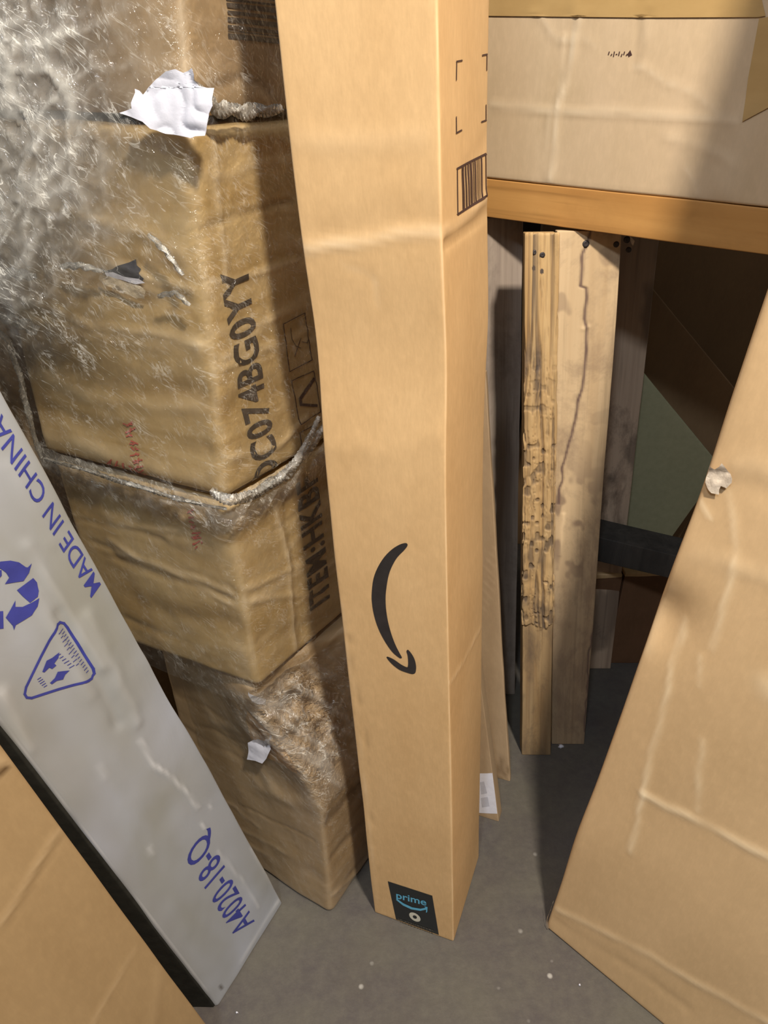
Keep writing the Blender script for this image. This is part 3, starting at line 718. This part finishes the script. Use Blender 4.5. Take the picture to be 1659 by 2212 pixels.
db = Box(P2_+np.array([-.0525, -.003, 0]), (P1-P2_)*.98, np.array([-.008, 0, 0]), DP*1.74, r=.003, amp=.001, nf=6, seed=22)
# dark foam edging closes the side facing the viewer
ed = Box(P2_+DP*.004+unit(P2_-P1)*.0045+np.array([-.004, 0, 0]), unit(P1-P2_)*.006, np.array([-.050, .0, 0]), DP*1.74, r=.002, amp=.0015, nf=8, seed=23)
ed.build('dark_edge', M['dark'], pack, .008)['label'] = 'black foam edge strip'
decal('printed_origin_text', pb, 'b0', [('text', 'MADE IN CHINA', ((217, 1262), (0, 893), (-27, 925), (196, 1292)), .004)], M['blue_ink'], pack, .0009, label='blue MADE IN CHINA lettering')
decal('printed_model_text', pb, 'b0', [('text', 'A4020-18-Q', ((549, 1990), (441, 1793), (396, 1850), (508, 2026)), .006)], M['blue_ink'], pack, .0009, label='blue A4020-18-Q lettering')
k5 = 500/1659
def S6(pts): return [(x*k5, 1050+y*k5) for x, y in pts]
rec = [[(-60, 575), (0, 540), (70, 533), (130, 545), (180, 580), (195, 582), (222, 553), (205, 620), (165, 680), (100, 690), (32, 702), (62, 655), (40, 620), (0, 590), (-40, 600)],
       [(118, 745), (235, 658), (262, 690), (272, 750), (262, 790), (210, 835), (160, 790)],
       [(272, 800), (262, 860), (225, 925), (170, 960), (110, 995), (97, 1032), (88, 1000), (38, 942), (75, 880), (108, 818), (108, 865), (160, 865), (220, 835)],
       [(-90, 900), (20, 895), (22, 1020), (-80, 1030)],
       [(-60, 610), (8, 600), (10, 640), (-40, 700), (-90, 680)]]
decal('printed_recycling_arrows', pb, 'b0', [('px', [S6(q)]) for q in rec], M['blue_ink'], pack, .0009, label='blue recycling arrows')
tri = S6([(410, 990), (435, 977), (465, 985), (490, 1015), (580, 1160), (675, 1310), (685, 1345), (665, 1380), (630, 1395), (420, 1455), (225, 1518), (190, 1515), (175, 1490), (185, 1440), (290, 1220)])
lps = stroke_loops(tri, 5.5, True)
decal('printed_warning_triangle', pb, 'b0', [('px', [l]) for l in lps], M['blue_ink'], pack, .0009, label='blue rounded triangle outline')
fig = [[(300, 1330), (330, 1250), (370, 1230), (420, 1190), (415, 1230), (385, 1270), (400, 1285), (370, 1310), (350, 1300), (315, 1335)], [(355, 1410), (390, 1375), (410, 1330), (450, 1325), (495, 1320), (465, 1350), (450, 1385), (405, 1395), (370, 1420)]]
shp = [('px', [S6(q)]) for q in fig]; rnd = random.Random(9)
for r0, r1, n_ in (((440, 1020), (640, 1340), 16), ((415, 1035), (560, 1290), 9), ((275, 1370), (330, 1440), 5), ((410, 1200), (520, 1300), 6)):
    for i in range(n_):
        t_ = (i+.5)/n_; x = r0[0]+(r1[0]-r0[0])*t_; y = r0[1]+(r1[1]-r0[1])*t_; a = 14+rnd.random()*10
        shp += [('px', [S6([tuple(q) for q in l])]) for l in stroke_loops([(x-a*.8, y+a*.5), (x+a*.6, y-a*.4)], 5)]
decal('printed_warning_figure', pb, 'b0', shp, M['blue_ink'], pack, .0009)

# ------------------------------------------------------------------ kraft carton at the lower left
Q0 = atz(482, 2262)
gd = unit(np.cross(ray(0, 1604), ray(443, 2214)))           # keeps the long edge in one upright plane
up = unit(DP+np.array([-.0, -.0, .0]))
Q1 = atz(0, 1604, .86)
ld = Q1-Q0
bl_dir = unit(np.array([-.33, -.94, -.02]))
lowc = empty('leaning_carton', tuple(Q0), 'plain kraft carton leaning at the lower left corner, in front of the grey flat pack', 'cardboard box')
lb = Box(Q0, bl_dir*.52, np.array([-.16, .055, 0]), ld*1.35, r=.004, amp=.001, nf=4, seed=31, ew=.2)
s = lb.stroke
s('b0', [(0, 1995), (60, 1900), (110, 1820), (135, 1790)], 0.0050, 0.0015, 0.40)
s('b0', [(20, 1990), (75, 1905), (140, 1800)], 0.0050, -0.0010, 0.00, .12)
s('b0', [(200, 2212), (245, 2130), (290, 2055)], 0.0050, 0.0010, 0.34)
s('b0', [(330, 2212), (345, 2100)], 0.0150, 0.0015, 0.11)
s('b0', [(0, 1672), (8, 1668), (16, 1660)], 0.0050, -0.0020, 0.00, .95)
s('b0', [(0, 1640), (20, 1650)], 0.0075, 0.0015, 0.34)
lb.build('carton_body', M['kraft_low'], lowc, .007)

# ------------------------------------------------------------------ large kraft carton leaning at the right
FO = atz(1176, 2004); FE = atz(1435, 2212); e1 = unit(FE-FO)
nv = np.cross(ray(1178, 2003), ray(1659, 640)); mm = np.array([.62, .784, -.06]); DR = unit(np.cross(nv, mm)); DR = DR if DR[2] > 0 else -DR
rightc = empty('leaning_carton', tuple(FO), 'large creased pale kraft carton tilted to the right, at the lower right', 'cardboard box')
def rwarp(X, p):
    X = X.copy(); k = np.exp(-((p[:, 2]-.80)/.05)**2-(p[:, 0]/.05)**2); X[:, 0] += .010*k; X[:, 1] += .02*k
    return X
rb = Box(FO, e1*.85, np.array([.62, .784, 0])*.16, DR*2.15, r=.008, amp=.003, nf=3, seed=41, ew=.2, warp=rwarp)
s = rb.stroke
s('b0', [(1572, 1060), (1585, 1120), (1590, 1190), (1578, 1260), (1555, 1340), (1538, 1400)], 0.0044, 0.0015, 0.44)
s('b0', [(1480, 1345), (1472, 1380), (1450, 1440), (1440, 1500), (1425, 1570), (1400, 1650), (1388, 1715), (1372, 1790), (1362, 1840)], 0.0047, 0.0016, 0.48)
s('b0', [(1388, 1715), (1440, 1745), (1480, 1760), (1550, 1795), (1659, 1850)], 0.0075, 0.0020, 0.48)
s('b0', [(1515, 1420), (1512, 1480)], 0.0037, 0.0010, 0.34)
s('b0', [(1520, 1600), (1510, 1660), (1505, 1750)], 0.0050, 0.0010, 0.34)
s('b0', [(1200, 1965), (1300, 2010), (1400, 2060), (1500, 2120), (1659, 2205)], 0.0075, 0.0018, 0.32)
s('b0', [(1190, 1985), (1300, 2050), (1400, 2110), (1480, 2170)], 0.0125, -0.0015, 0.00, .06)
s('b0', [(1510, 1200), (1600, 1225), (1700, 1260)], 0.0150, 0.0020, 0.14)
s('b0', [(1590, 1050), (1659, 1060)], 0.0187, -0.0020, 0.00, .05)
s('b0', [(1600, 1010), (1659, 1020)], 0.0175, 0.0015, 0.11)
s('b0', [(1510, 1085), (1522, 1105), (1530, 1120)], 0.0037, 0.0010, 0.46)
s('b0', [(1655, 1480), (1700, 1520)], 0.0175, 0.0015, 0.34)
s('b0', [(1620, 680), (1590, 790), (1560, 890), (1530, 960)], 0.0150, -0.0010, 0.00, .16)
s('b0', [(1400, 1350), (1370, 1450), (1340, 1530)], 0.0075, -0.0010, 0.11, .10)
s('b0', [(1430, 1280), (1405, 1345), (1385, 1400)], 0.0150, 0.0010, 0.23)
rb.build('carton_body', M['kraft_pale'], rightc, .006)
patch('torn_corner', rb, 'b0', [(1512, 1015), (1530, 1002), (1545, 1012), (1556, 996), (1565, 1010), (1580, 1022), (1578, 1040), (1568, 1052), (1560, 1048), (1550, 1066), (1540, 1064), (1528, 1052), (1522, 1030)], M['torn'], rightc, .004, .010, label='whitish torn dent on the edge')
# foot tear
patch('torn_foot', rb, 'b0', [(1177, 1935), (1184, 1950), (1180, 1975), (1186, 2000), (1180, 2008), (1174, 1990), (1170, 1965)], M['torn'], rightc, .004, .006, label='pale torn lower corner')

# ------------------------------------------------------------------ wooden stand carrying the upper carton
K0, K1 = atz(1065, 388, 1.29), atz(1659, 450, 1.29)
hd = unit((K1-K0)*[1, 1, 0]); hn = np.array([-hd[1], hd[0], 0]); hn = hn if hn[1] > 0 else -hn
stand = empty('wooden_stand', (K0[0], K0[1], 0), 'orange wooden stand with a straight front rail, carrying the upper right carton', 'stand')
S0 = K0-hd*.35; Lr_ = .35+.62+.35
def plank(name, O, A, B, C, mat, parent, seed, amp=.0008, r=.002, step=.01, **kw):
    b = Box(O, A, B, C, r=r, amp=amp, nf=6, seed=seed, ew=.2, **kw); return b
rail = plank('rail', S0-[0, 0, .068], [0, 0, .068], hn*.022, hd*Lr_, M['orange_wood'], stand, 51)
rail.stroke('b0', [(1270, 408), (1272, 416)], .002, 0, .7)
rail.stroke('b0', [(1480, 455), (1495, 470)], .002, -.001, 0, .6)
rail.build('front_rail', M['orange_wood'], stand, .01)
post = plank('post', np.array([K1[0], K1[1], 0])+hn*.024+hd*.028, hd*.05, hn*.045, [0.0, 0, 1.222], M['orange_wood'], stand, 52)
post.build('post', M['orange_wood'], stand, .02)
pz = plank('top', S0+hn*.024-[0, 0, .018], hn*.6, hd*Lr_, [0, 0, .017], M['orange_wood'], stand, 53); pz.build('top_board', M['dark_wood'], stand, .05)
for k in (.02, Lr_-.06):
    q = plank('post', S0+hn*.55+hd*k-[0, 0, 1.29], hd*.05, hn*.045, [0, 0, 1.27], M['dark_wood'], stand, 54); q.build('post', M['orange_wood'], stand, .04)

upc = empty('upper_carton', tuple(K0), 'wide creased greyish kraft carton resting on the orange wooden stand, upper right', 'cardboard box')
ub = Box(S0+[0, 0, .001], hd*(.35+np.linalg.norm(K1-K0)+.02), hn*.45, [0, 0, .62], r=.005, amp=.0022, nf=4, seed=61, ew=.3)
s = ub.stroke
s('b0', [(1255, 0), (1245, 60), (1235, 130), (1220, 190), (1205, 240), (1200, 320), (1192, 390)], .0045, .003, .55)
s('b0', [(1228, 70), (1218, 95), (1205, 235), (1190, 245), (1180, 390)], .003, .002, .22)
s('b0', [(1240, 60), (1226, 120), (1212, 180)], .005, -.003, 0, .1)
s('b0', [(1060, 228), (1120, 231), (1190, 237), (1260, 242), (1340, 240), (1420, 244), (1500, 252), (1590, 262)], .004, .0032, .42)
s('b0', [(1145, 0), (1155, 25), (1185, 55), (1188, 70), (1205, 85), (1225, 86), (1260, 82), (1285, 105)], .0028, .002, .22, .04)
s('b0', [(1370, 145), (1410, 158), (1450, 185), (1490, 200), (1520, 215), (1555, 245)], .0028, .002, .28, .03)
s('b0', [(1385, 0), (1378, 90), (1370, 150)], .004, -.0025, 0, .12)
s('b0', [(1400, 20), (1392, 80)], .010, .002, .15)
s('b0', [(1440, 300), (1500, 310), (1560, 335), (1580, 350)], .006, .002, .12)
s('b0', [(1480, 365), (1500, 400), (1505, 420)], .003, .002, .25)
s('b0', [(1605, 260), (1590, 330), (1560, 400)], .02, .004, .1)
ub.build('carton_body', M['kraft_upper'], upc, .0075)
m_, t_, p_ = nt('brown_packing_tape'); p_.inputs['Base Color'].default_value = (.46, .30, .12, 1); p_.inputs['Roughness'].default_value = .25
n_ = tnoise(t_, attr(t_, 'loc').outputs['Vector'], 12, (1, 1, 2)); t_.links.new(mixc(t_, n_, (.55, .37, .16), (.40, .255, .10)), p_.inputs['Base Color']); t_.links.new(bump(t_, n_, .2), p_.inputs['Normal']); M['ptape'] = m_
decal('packing_tape', ub, 'b0', [('px', [[(1040, -45), (1640, -30), (1655, 34), (1640, 37), (1400, 38), (1200, 36), (1040, 34)]])], M['ptape'], upc, .0022, label='horizontal brown packing tape')
decal('packing_tape', ub, 'b0', [('px', [[(1641, 40), (1665, 36), (1665, 230), (1606, 262), (1617, 170)]])], M['ptape'], upc, .0026, label='olive packing tape over the right edge')
decal('printed_smudge', ub, 'b0', [('px', [l]) for l in sum([stroke_loops([(1315+i*5.5, 118+(i % 3)*2), (1317+i*5.5, 112+(i % 2)*5)], 2.2) for i in range(9)], [])]+[('px', [[(1355, 118), (1362, 108), (1366, 119), (1360, 122)]])], M['ink_thin'], upc, .0006, label='faint dark print smudge')

# ------------------------------------------------------------------ pallet standing on end
pal = empty('wooden_pallet', (.40, 1.36, 0), 'weathered wooden pallet standing on end under the stand, splintered and nailed boards', 'pallet')
# boards are given by four photo corners on an upright plane through their feet
def upright(u0, u1, vb, ut0, ut1, vt, yb, lean, depth, name, mat, seed, step=.006, r=.0025, amp=.0012, **kw):
    z0 = 0.
    b0 = atz(u0, vb, yb[0]); b1 = atz(u1, vb, yb[0])
    d = unit((b1-b0)*[1, 1, 0])
    n = unit(np.cross(d, [0, lean, 1])); n = n if n[1] < 0 else -n
    O = b0; B1 = onpl(u1, vb, O, n); T0 = onpl(ut0, vt, O, n); T1 = onpl(ut1, vt, O, n)
    C_ = T0-O; wdt = B1-O
    b = Box(O, wdt, -n*depth, C_, r=r, amp=amp, nf=6, seed=seed, ew=.15, **kw)
    wt = np.linalg.norm(T1-T0)/np.linalg.norm(wdt)
    def wp(X, p, wt=wt, b=b):
        f_ = 1+(wt-1)*p[:, 2]/b.L[2]; return X+b.M[0]*((f_-1)*p[:, 0])[:, None]
    b.warp = wp
    return b
def splinter(s_, p, base, disp, mk):
    f_ = np.abs(p[:, 1]) < 1e-6
    top = sstep(.385, .392, p[:, 2]+.02*noise(p, 60, 2)); deep = sstep(1.08, .75, p[:, 2])
    wob = np.stack([.004*noise(p, (10, 1, 9), 8)+.0018*noise(p, (30, 1, 60), 9)*deep, 0*p[:, 0], 0*p[:, 0]], 1)
    g = 1-np.abs(noise(p+wob, (115, 1, 2.5), 3)); groove = sstep(.80, .97, g); g2 = sstep(.86, .98, 1-np.abs(noise(p+wob*1.5, (210, 1, 5), 13)))
    plate = noise(p+wob, (85, 1, 1.5), 4); rows = noise(p+wob, (85, 1, 75), 6); brk = sstep(.25, .55, rows)*deep
    d = top*(.0045+.0035*plate-.0055*groove-.0025*g2-.0035*brk+.0012*noise(p, (60, 1, 60), 7)*deep)
    disp = disp+np.where(f_, d, 0)
    mk[:, 1] += np.where(f_, top*np.clip(.60*groove+.35*g2+.55*brk+.35*sstep(.80, .50, p[:, 2])*sstep(-.1, .4, noise(p, (50, 1, 35), 16)), 0, .85), 0)
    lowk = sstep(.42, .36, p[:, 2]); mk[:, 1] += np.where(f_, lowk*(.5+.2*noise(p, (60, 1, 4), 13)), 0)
    blob = np.exp(-((p[:, 2]-.96)/.05)**2-((p[:, 0]-.028)/.010)**2)
    mk[:, 1] += np.where(f_, .6*blob, 0)
    for (x, z) in ((.018, 1.168), (.036, 1.163)):
        mk[:, 1] += np.where(f_, 1.*(np.hypot(p[:, 0]-x, p[:, 2]-z) < .0045), 0)
    return disp, mk
spl = upright(1127, 1190, 1632, 1136, 1205, 505, (0, 0), .085, .035, 's', None, 71, extra=splinter)
spl.build('split_stringer', M['rough_wood'], pal, .0017)['label'] = 'yellowish stringer split into long splinters'
def wide(s_, p, base, disp, mk):
    f_ = np.abs(p[:, 1]) < 1e-6
    mold = np.exp(-((p[:, 2]-.62)/.17)**2)*sstep(-.15, .35, noise(p, (30, 1, 18), 5)+.5*noise(p, (110, 1, 60), 6))*(1-.6*sstep(.03, .10, p[:, 0]))
    mk[:, 1] += np.where(f_, .65*mold, 0)
    low_shade = sstep(.62, .25, p[:, 2]); mk[:, 1] += np.where(f_, .5*low_shade*(.75+.25*noise(p, (40, 1, 3), 12)), 0)  # weaker light on the lower board painted in as darker colour
    sc_ = np.exp(-((p[:, 2]-1.07)/.2)**2)*sstep(.45, .7, noise(p, (35, 1, 22), 8)+.4*noise(p, (90, 1, 50), 9)); mk[:, 1] += np.where(f_, .4*sc_, 0)
    return disp, mk
wid = upright(1192, 1262, 1608, 1203, 1345, 498, (0, 0), .085, .022, 'w', None, 72, extra=wide)
wid.stroke('b0', [(1252, 500), (1244, 540), (1240, 600), (1238, 620), (1247, 625), (1246, 690), (1250, 710), (1248, 780), (1240, 850), (1226, 930), (1212, 1010), (1205, 1090)], .0019, -.004, 0, 1.3)
wid.stroke('b0', [(1330, 545), (1318, 620), (1308, 720)], .003, .0015, .3)
wid.stroke('b0', [(1245, 710), (1252, 706)], .004, .002, .4)
wid.stroke('b0', [(1213, 1110), (1208, 1200)], .003, .002, .5)
wid.stroke('b0', [(1262, 1580), (1266, 1400), (1285, 1300)], .002, -.003, 0, .7)
wid.build('nailed_board', M['pale_wood'], pal, .0022)['label'] = 'pale board with nail holes and a long crack'
def nail(box, u, v, rad):
    c = box.px('b0', u, v); X, _ = box.ev(c[None], 'b0', 0); c = X[0]; n = -box.N[1]; a = unit(np.cross(n, [0, 0, 1])); b_ = np.cross(n, a); V = []
    for rr, h in ((rad, -.002), (rad, .0006), (rad*.6, .0012), (rad*.25, .0006)):
        V += [c+n*h+a*rr*math.cos(t)+b_*rr*math.sin(t) for t in np.linspace(0, 2*math.pi, 12, endpoint=False)]
    Fs = [[r*12+i, r*12+(i+1) % 12, (r+1)*12+(i+1) % 12, (r+1)*12+i] for r in range(3) for i in range(12)]+[[36+i for i in range(12)]]
    mesh_obj('nail', V, Fs, M['nail'], pal)
for u, v, rd in ((1246, 527, .0065), (1291, 528, .0055), (1327, 518, .006), (1338, 540, .005)): nail(wid, u, v, rd)
for u, v, rd in ((1160, 545, .0045), (1180, 550, .005)): nail(spl, u, v, rd)
chip = [(1330, 510), (1338, 514), (1352, 522), (1346, 532), (1338, 528), (1332, 520)]
patch('splinter', wid, 'b0', chip, M['torn'], pal, .004, .004)
# lower grey piece behind the stringer and the dark cross piece behind
low = upright(1131, 1186, 1600, 1123, 1190, 1190, (0, 0), .085, .02, 'l', None, 73)
low.O = low.O+np.array([0, .0, 0])
g1 = upright(1040, 1112, 1500, 1040, 1131, 470, (0, 0), .06, .022, 'g', None, 74)
g1.O = g1.O
g1.build('grey_board', M['grey_wood'], pal, .008)['label'] = 'grey weathered board'
def stn(s_, p, base, disp, mk):
    k = sstep(.1, .5, noise(p, (18, 1, 9), 3)+.4*noise(p, (60, 1, 30), 4)); mk[:, 1] += np.where(np.abs(p[:, 1]) < 1e-6, .5*k, 0); return disp, mk
b2 = upright(1255, 1330, 1500, 1335, 1446, 520, (0, 0), .10, .022, 'b', None, 75, extra=stn)
b2.O = b2.O+np.array([.012, .10, 0])
b2.build('stained_board', M['stained_wood'], pal, .008)['label'] = 'brown board with dark stains'

# ------------------------------------------------------------------ things stored under the stand
def slab(name, p0, p1, dep, z0, z1, mat, label, cat, seed, lean=(0, 0), group=None, r=.003, step=.02, part='carton_body'):
    p0 = np.array([*p0, z0], float); p1 = np.array([*p1, z0], float); d = p1-p0; n = unit(np.array([-d[1], d[0], 0])); n = n if n[1] > 0 else -n
    e = empty(name, tuple(p0), label, cat, group); b = Box(p0, d, n*dep, np.array([lean[0], lean[1], z1-z0]), r=r, amp=.0015, nf=4, seed=seed, ew=.3)
    b.build(part, mat, e, step); return b, e
def aty(u, v, y):
    d = ray(u, v); return CAM+d*(y/d[1])
def tilted(name, c, w_, yb, dep, mat, label, cat, seed, part='carton_body', step=.02):
    """carton whose front is the parallelogram of three photo corners c=(corner, along, across) on an upright plane"""
    A_, B_, C_ = [aty(*q, yb) for q in c]
    e = empty(name, (A_[0], yb, min(A_[2], B_[2], C_[2])), label, cat)
    b = Box(A_, B_-A_, np.array([.0, dep, 0]), C_-A_, r=.004, amp=.002, nf=4, seed=seed, ew=.4); b.build(part, mat, e, step); return b
# grey-green board leaning diagonally, dim cartons behind it
ob = tilted('grey_green_board', [(1370, 780), (1560, 1012), (1230, 1010)], 0, 1.78, .02, M['olive'], 'grey-green board leaning diagonally in the gap behind the stained pallet board', 'board', 81, 'board_body')
slab('storage_carton', (.45, 2.28), (1.5, 2.10), .3, 0, 1.18, M['kraft_shaded'], 'dim kraft carton standing behind the grey-green board, under the stand', 'cardboard box', 82)
dk = tilted('storage_carton', [(1400, 610), (1620, 880), (1235, 1000)], 0, 1.90, .06, M['kraft_shaded'], 'dim kraft carton tilted diagonally at the back under the stand', 'cardboard box', 83)
slab('cross_beam', atz(1250, 1150, .47)[:2], atz(1480, 1205, .47)[:2], .09, .40, .47, M['dark_wood'], 'dark dirty wooden beam lying across the gap behind the pallet', 'beam', 84, part='beam_body')
c1 = atz(1285, 1262, .30); c2 = atz(1326, 1272, .30); c3 = atz(1440, 1262, .30); bd = unit((c3-c1)*[1, 1, 0]); c2 = c1+bd*.085; c3 = c1+bd*.30; c1 = c1-bd*.03; c1[1] += .03; c2[1] += .03; c3[1] += .03
for a_, b_, zt, sd, lab_ in ((c1, c2-bd*.004, .30, 85, 'left'), (c2, c3, .305, 86, 'right')):
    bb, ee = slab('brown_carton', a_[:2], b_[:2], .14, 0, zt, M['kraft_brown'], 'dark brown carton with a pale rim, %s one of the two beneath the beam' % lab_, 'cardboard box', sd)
    n3 = unit(np.array([-bd[1], bd[0], 0])); rim = Box(np.array([a_[0], a_[1], zt-.001])-n3*.002, (b_-a_)*[1, 1, 0], n3*.03, [0, 0, .012], r=.002, amp=.004, nf=9, seed=sd+20)
    rim.build('rim_flap', M['kraft'], ee, .02)['label'] = 'pale kraft rim'

# ------------------------------------------------------------------ flat cartons behind the tall mailing carton
f1 = dirn((1077, 1760), (1040, 1480), (1037, 1760), (1036, 1480))
LB = atz(1077, 1775)
lab = empty('labelled_carton', tuple(LB), 'slim kraft carton with a white shipping label near its foot, behind the tall mailing carton', 'cardboard box')
dirl = unit(np.array([-.93, .36, 0]))
nvw = np.cross(ray(1077, 1770), ray(1040, 1482)); pn = np.array([.36, .93, -.10]); upl = unit(np.cross(nvw, pn)); upl = upl if upl[2] > 0 else -upl
lbx = Box(LB, dirl*.16, np.array([.36, .93, 0])*.03, upl*.75, r=.002, amp=.001, nf=6, seed=91, ew=.3)
lbx.build('carton_body', M['kraft_sheet'], lab, .012)
decal('shipping_label', lbx, 'b0', [('px', [[(1020, 1670), (1064, 1670), (1074, 1757), (1020, 1754)]])], M['paper'], lab, .0008, label='white shipping label')
decal('label_print', lbx, 'b0', [('px', [[(1038, 1688), (1046, 1687), (1053, 1712), (1040, 1714)]]), ('px', [[(1040, 1722), (1054, 1720), (1058, 1740), (1042, 1742)]])], M['print_grey'], lab, .0014)
SB = atz(1101, 1688)
shc = empty('flattened_carton', tuple(SB), 'flattened kraft carton standing between the tall mailing carton and the pallet', 'cardboard box')
nvw = np.cross(ray(1101, 1688), ray(1075, 1250)); pn = np.array([.36, .93, -.16]); upl = unit(np.cross(nvw, pn)); upl = upl if upl[2] > 0 else -upl
sbx = Box(SB, dirl*.2, np.array([.36, .93, 0])*.012, upl*.98, r=.002, amp=.002, nf=6, seed=92, ew=.5)
for i in range(5): sbx.stroke('b0', [(1045, 1230+i*22), (1072, 1180+i*22)], .0015, .001, .3)
sbx.stroke('b0', [(1060, 1690), (1085, 1640), (1078, 1690), (1100, 1660)], .006, -.001, 0, .5)
sbx.build('carton_body', M['kraft_sheet'], shc, .008)
# small litter on the floor
rnd = random.Random(5)
for i, (u, v, lb_) in enumerate(((1212, 1612, 'pale fluff of litter on the floor between the pallet boards'), (512, 2188, 'tiny white flake on the floor in front of the grey flat pack'), (1252, 2128, 'pale paper crumb on the floor, nearest to the right leaning carton'))):
    c = atz(u, v); n = 14; V = [c+[0, 0, .0045]]; rr = (.009, .0035, .003)[i]
    for j in range(n):
        a = 2*math.pi*j/n; q = rr*rnd.uniform(.6, 1.2); V.append(c+[q*math.cos(a), q*.8*math.sin(a), .0008])
    o = mesh_obj('litter', V, [[0, 1+j, 1+(j+1) % n] for j in range(n)]+[[1+j for j in range(n)][::-1]], M['paper']); tag(o, lb_, 'litter', 'litter crumbs on the floor')
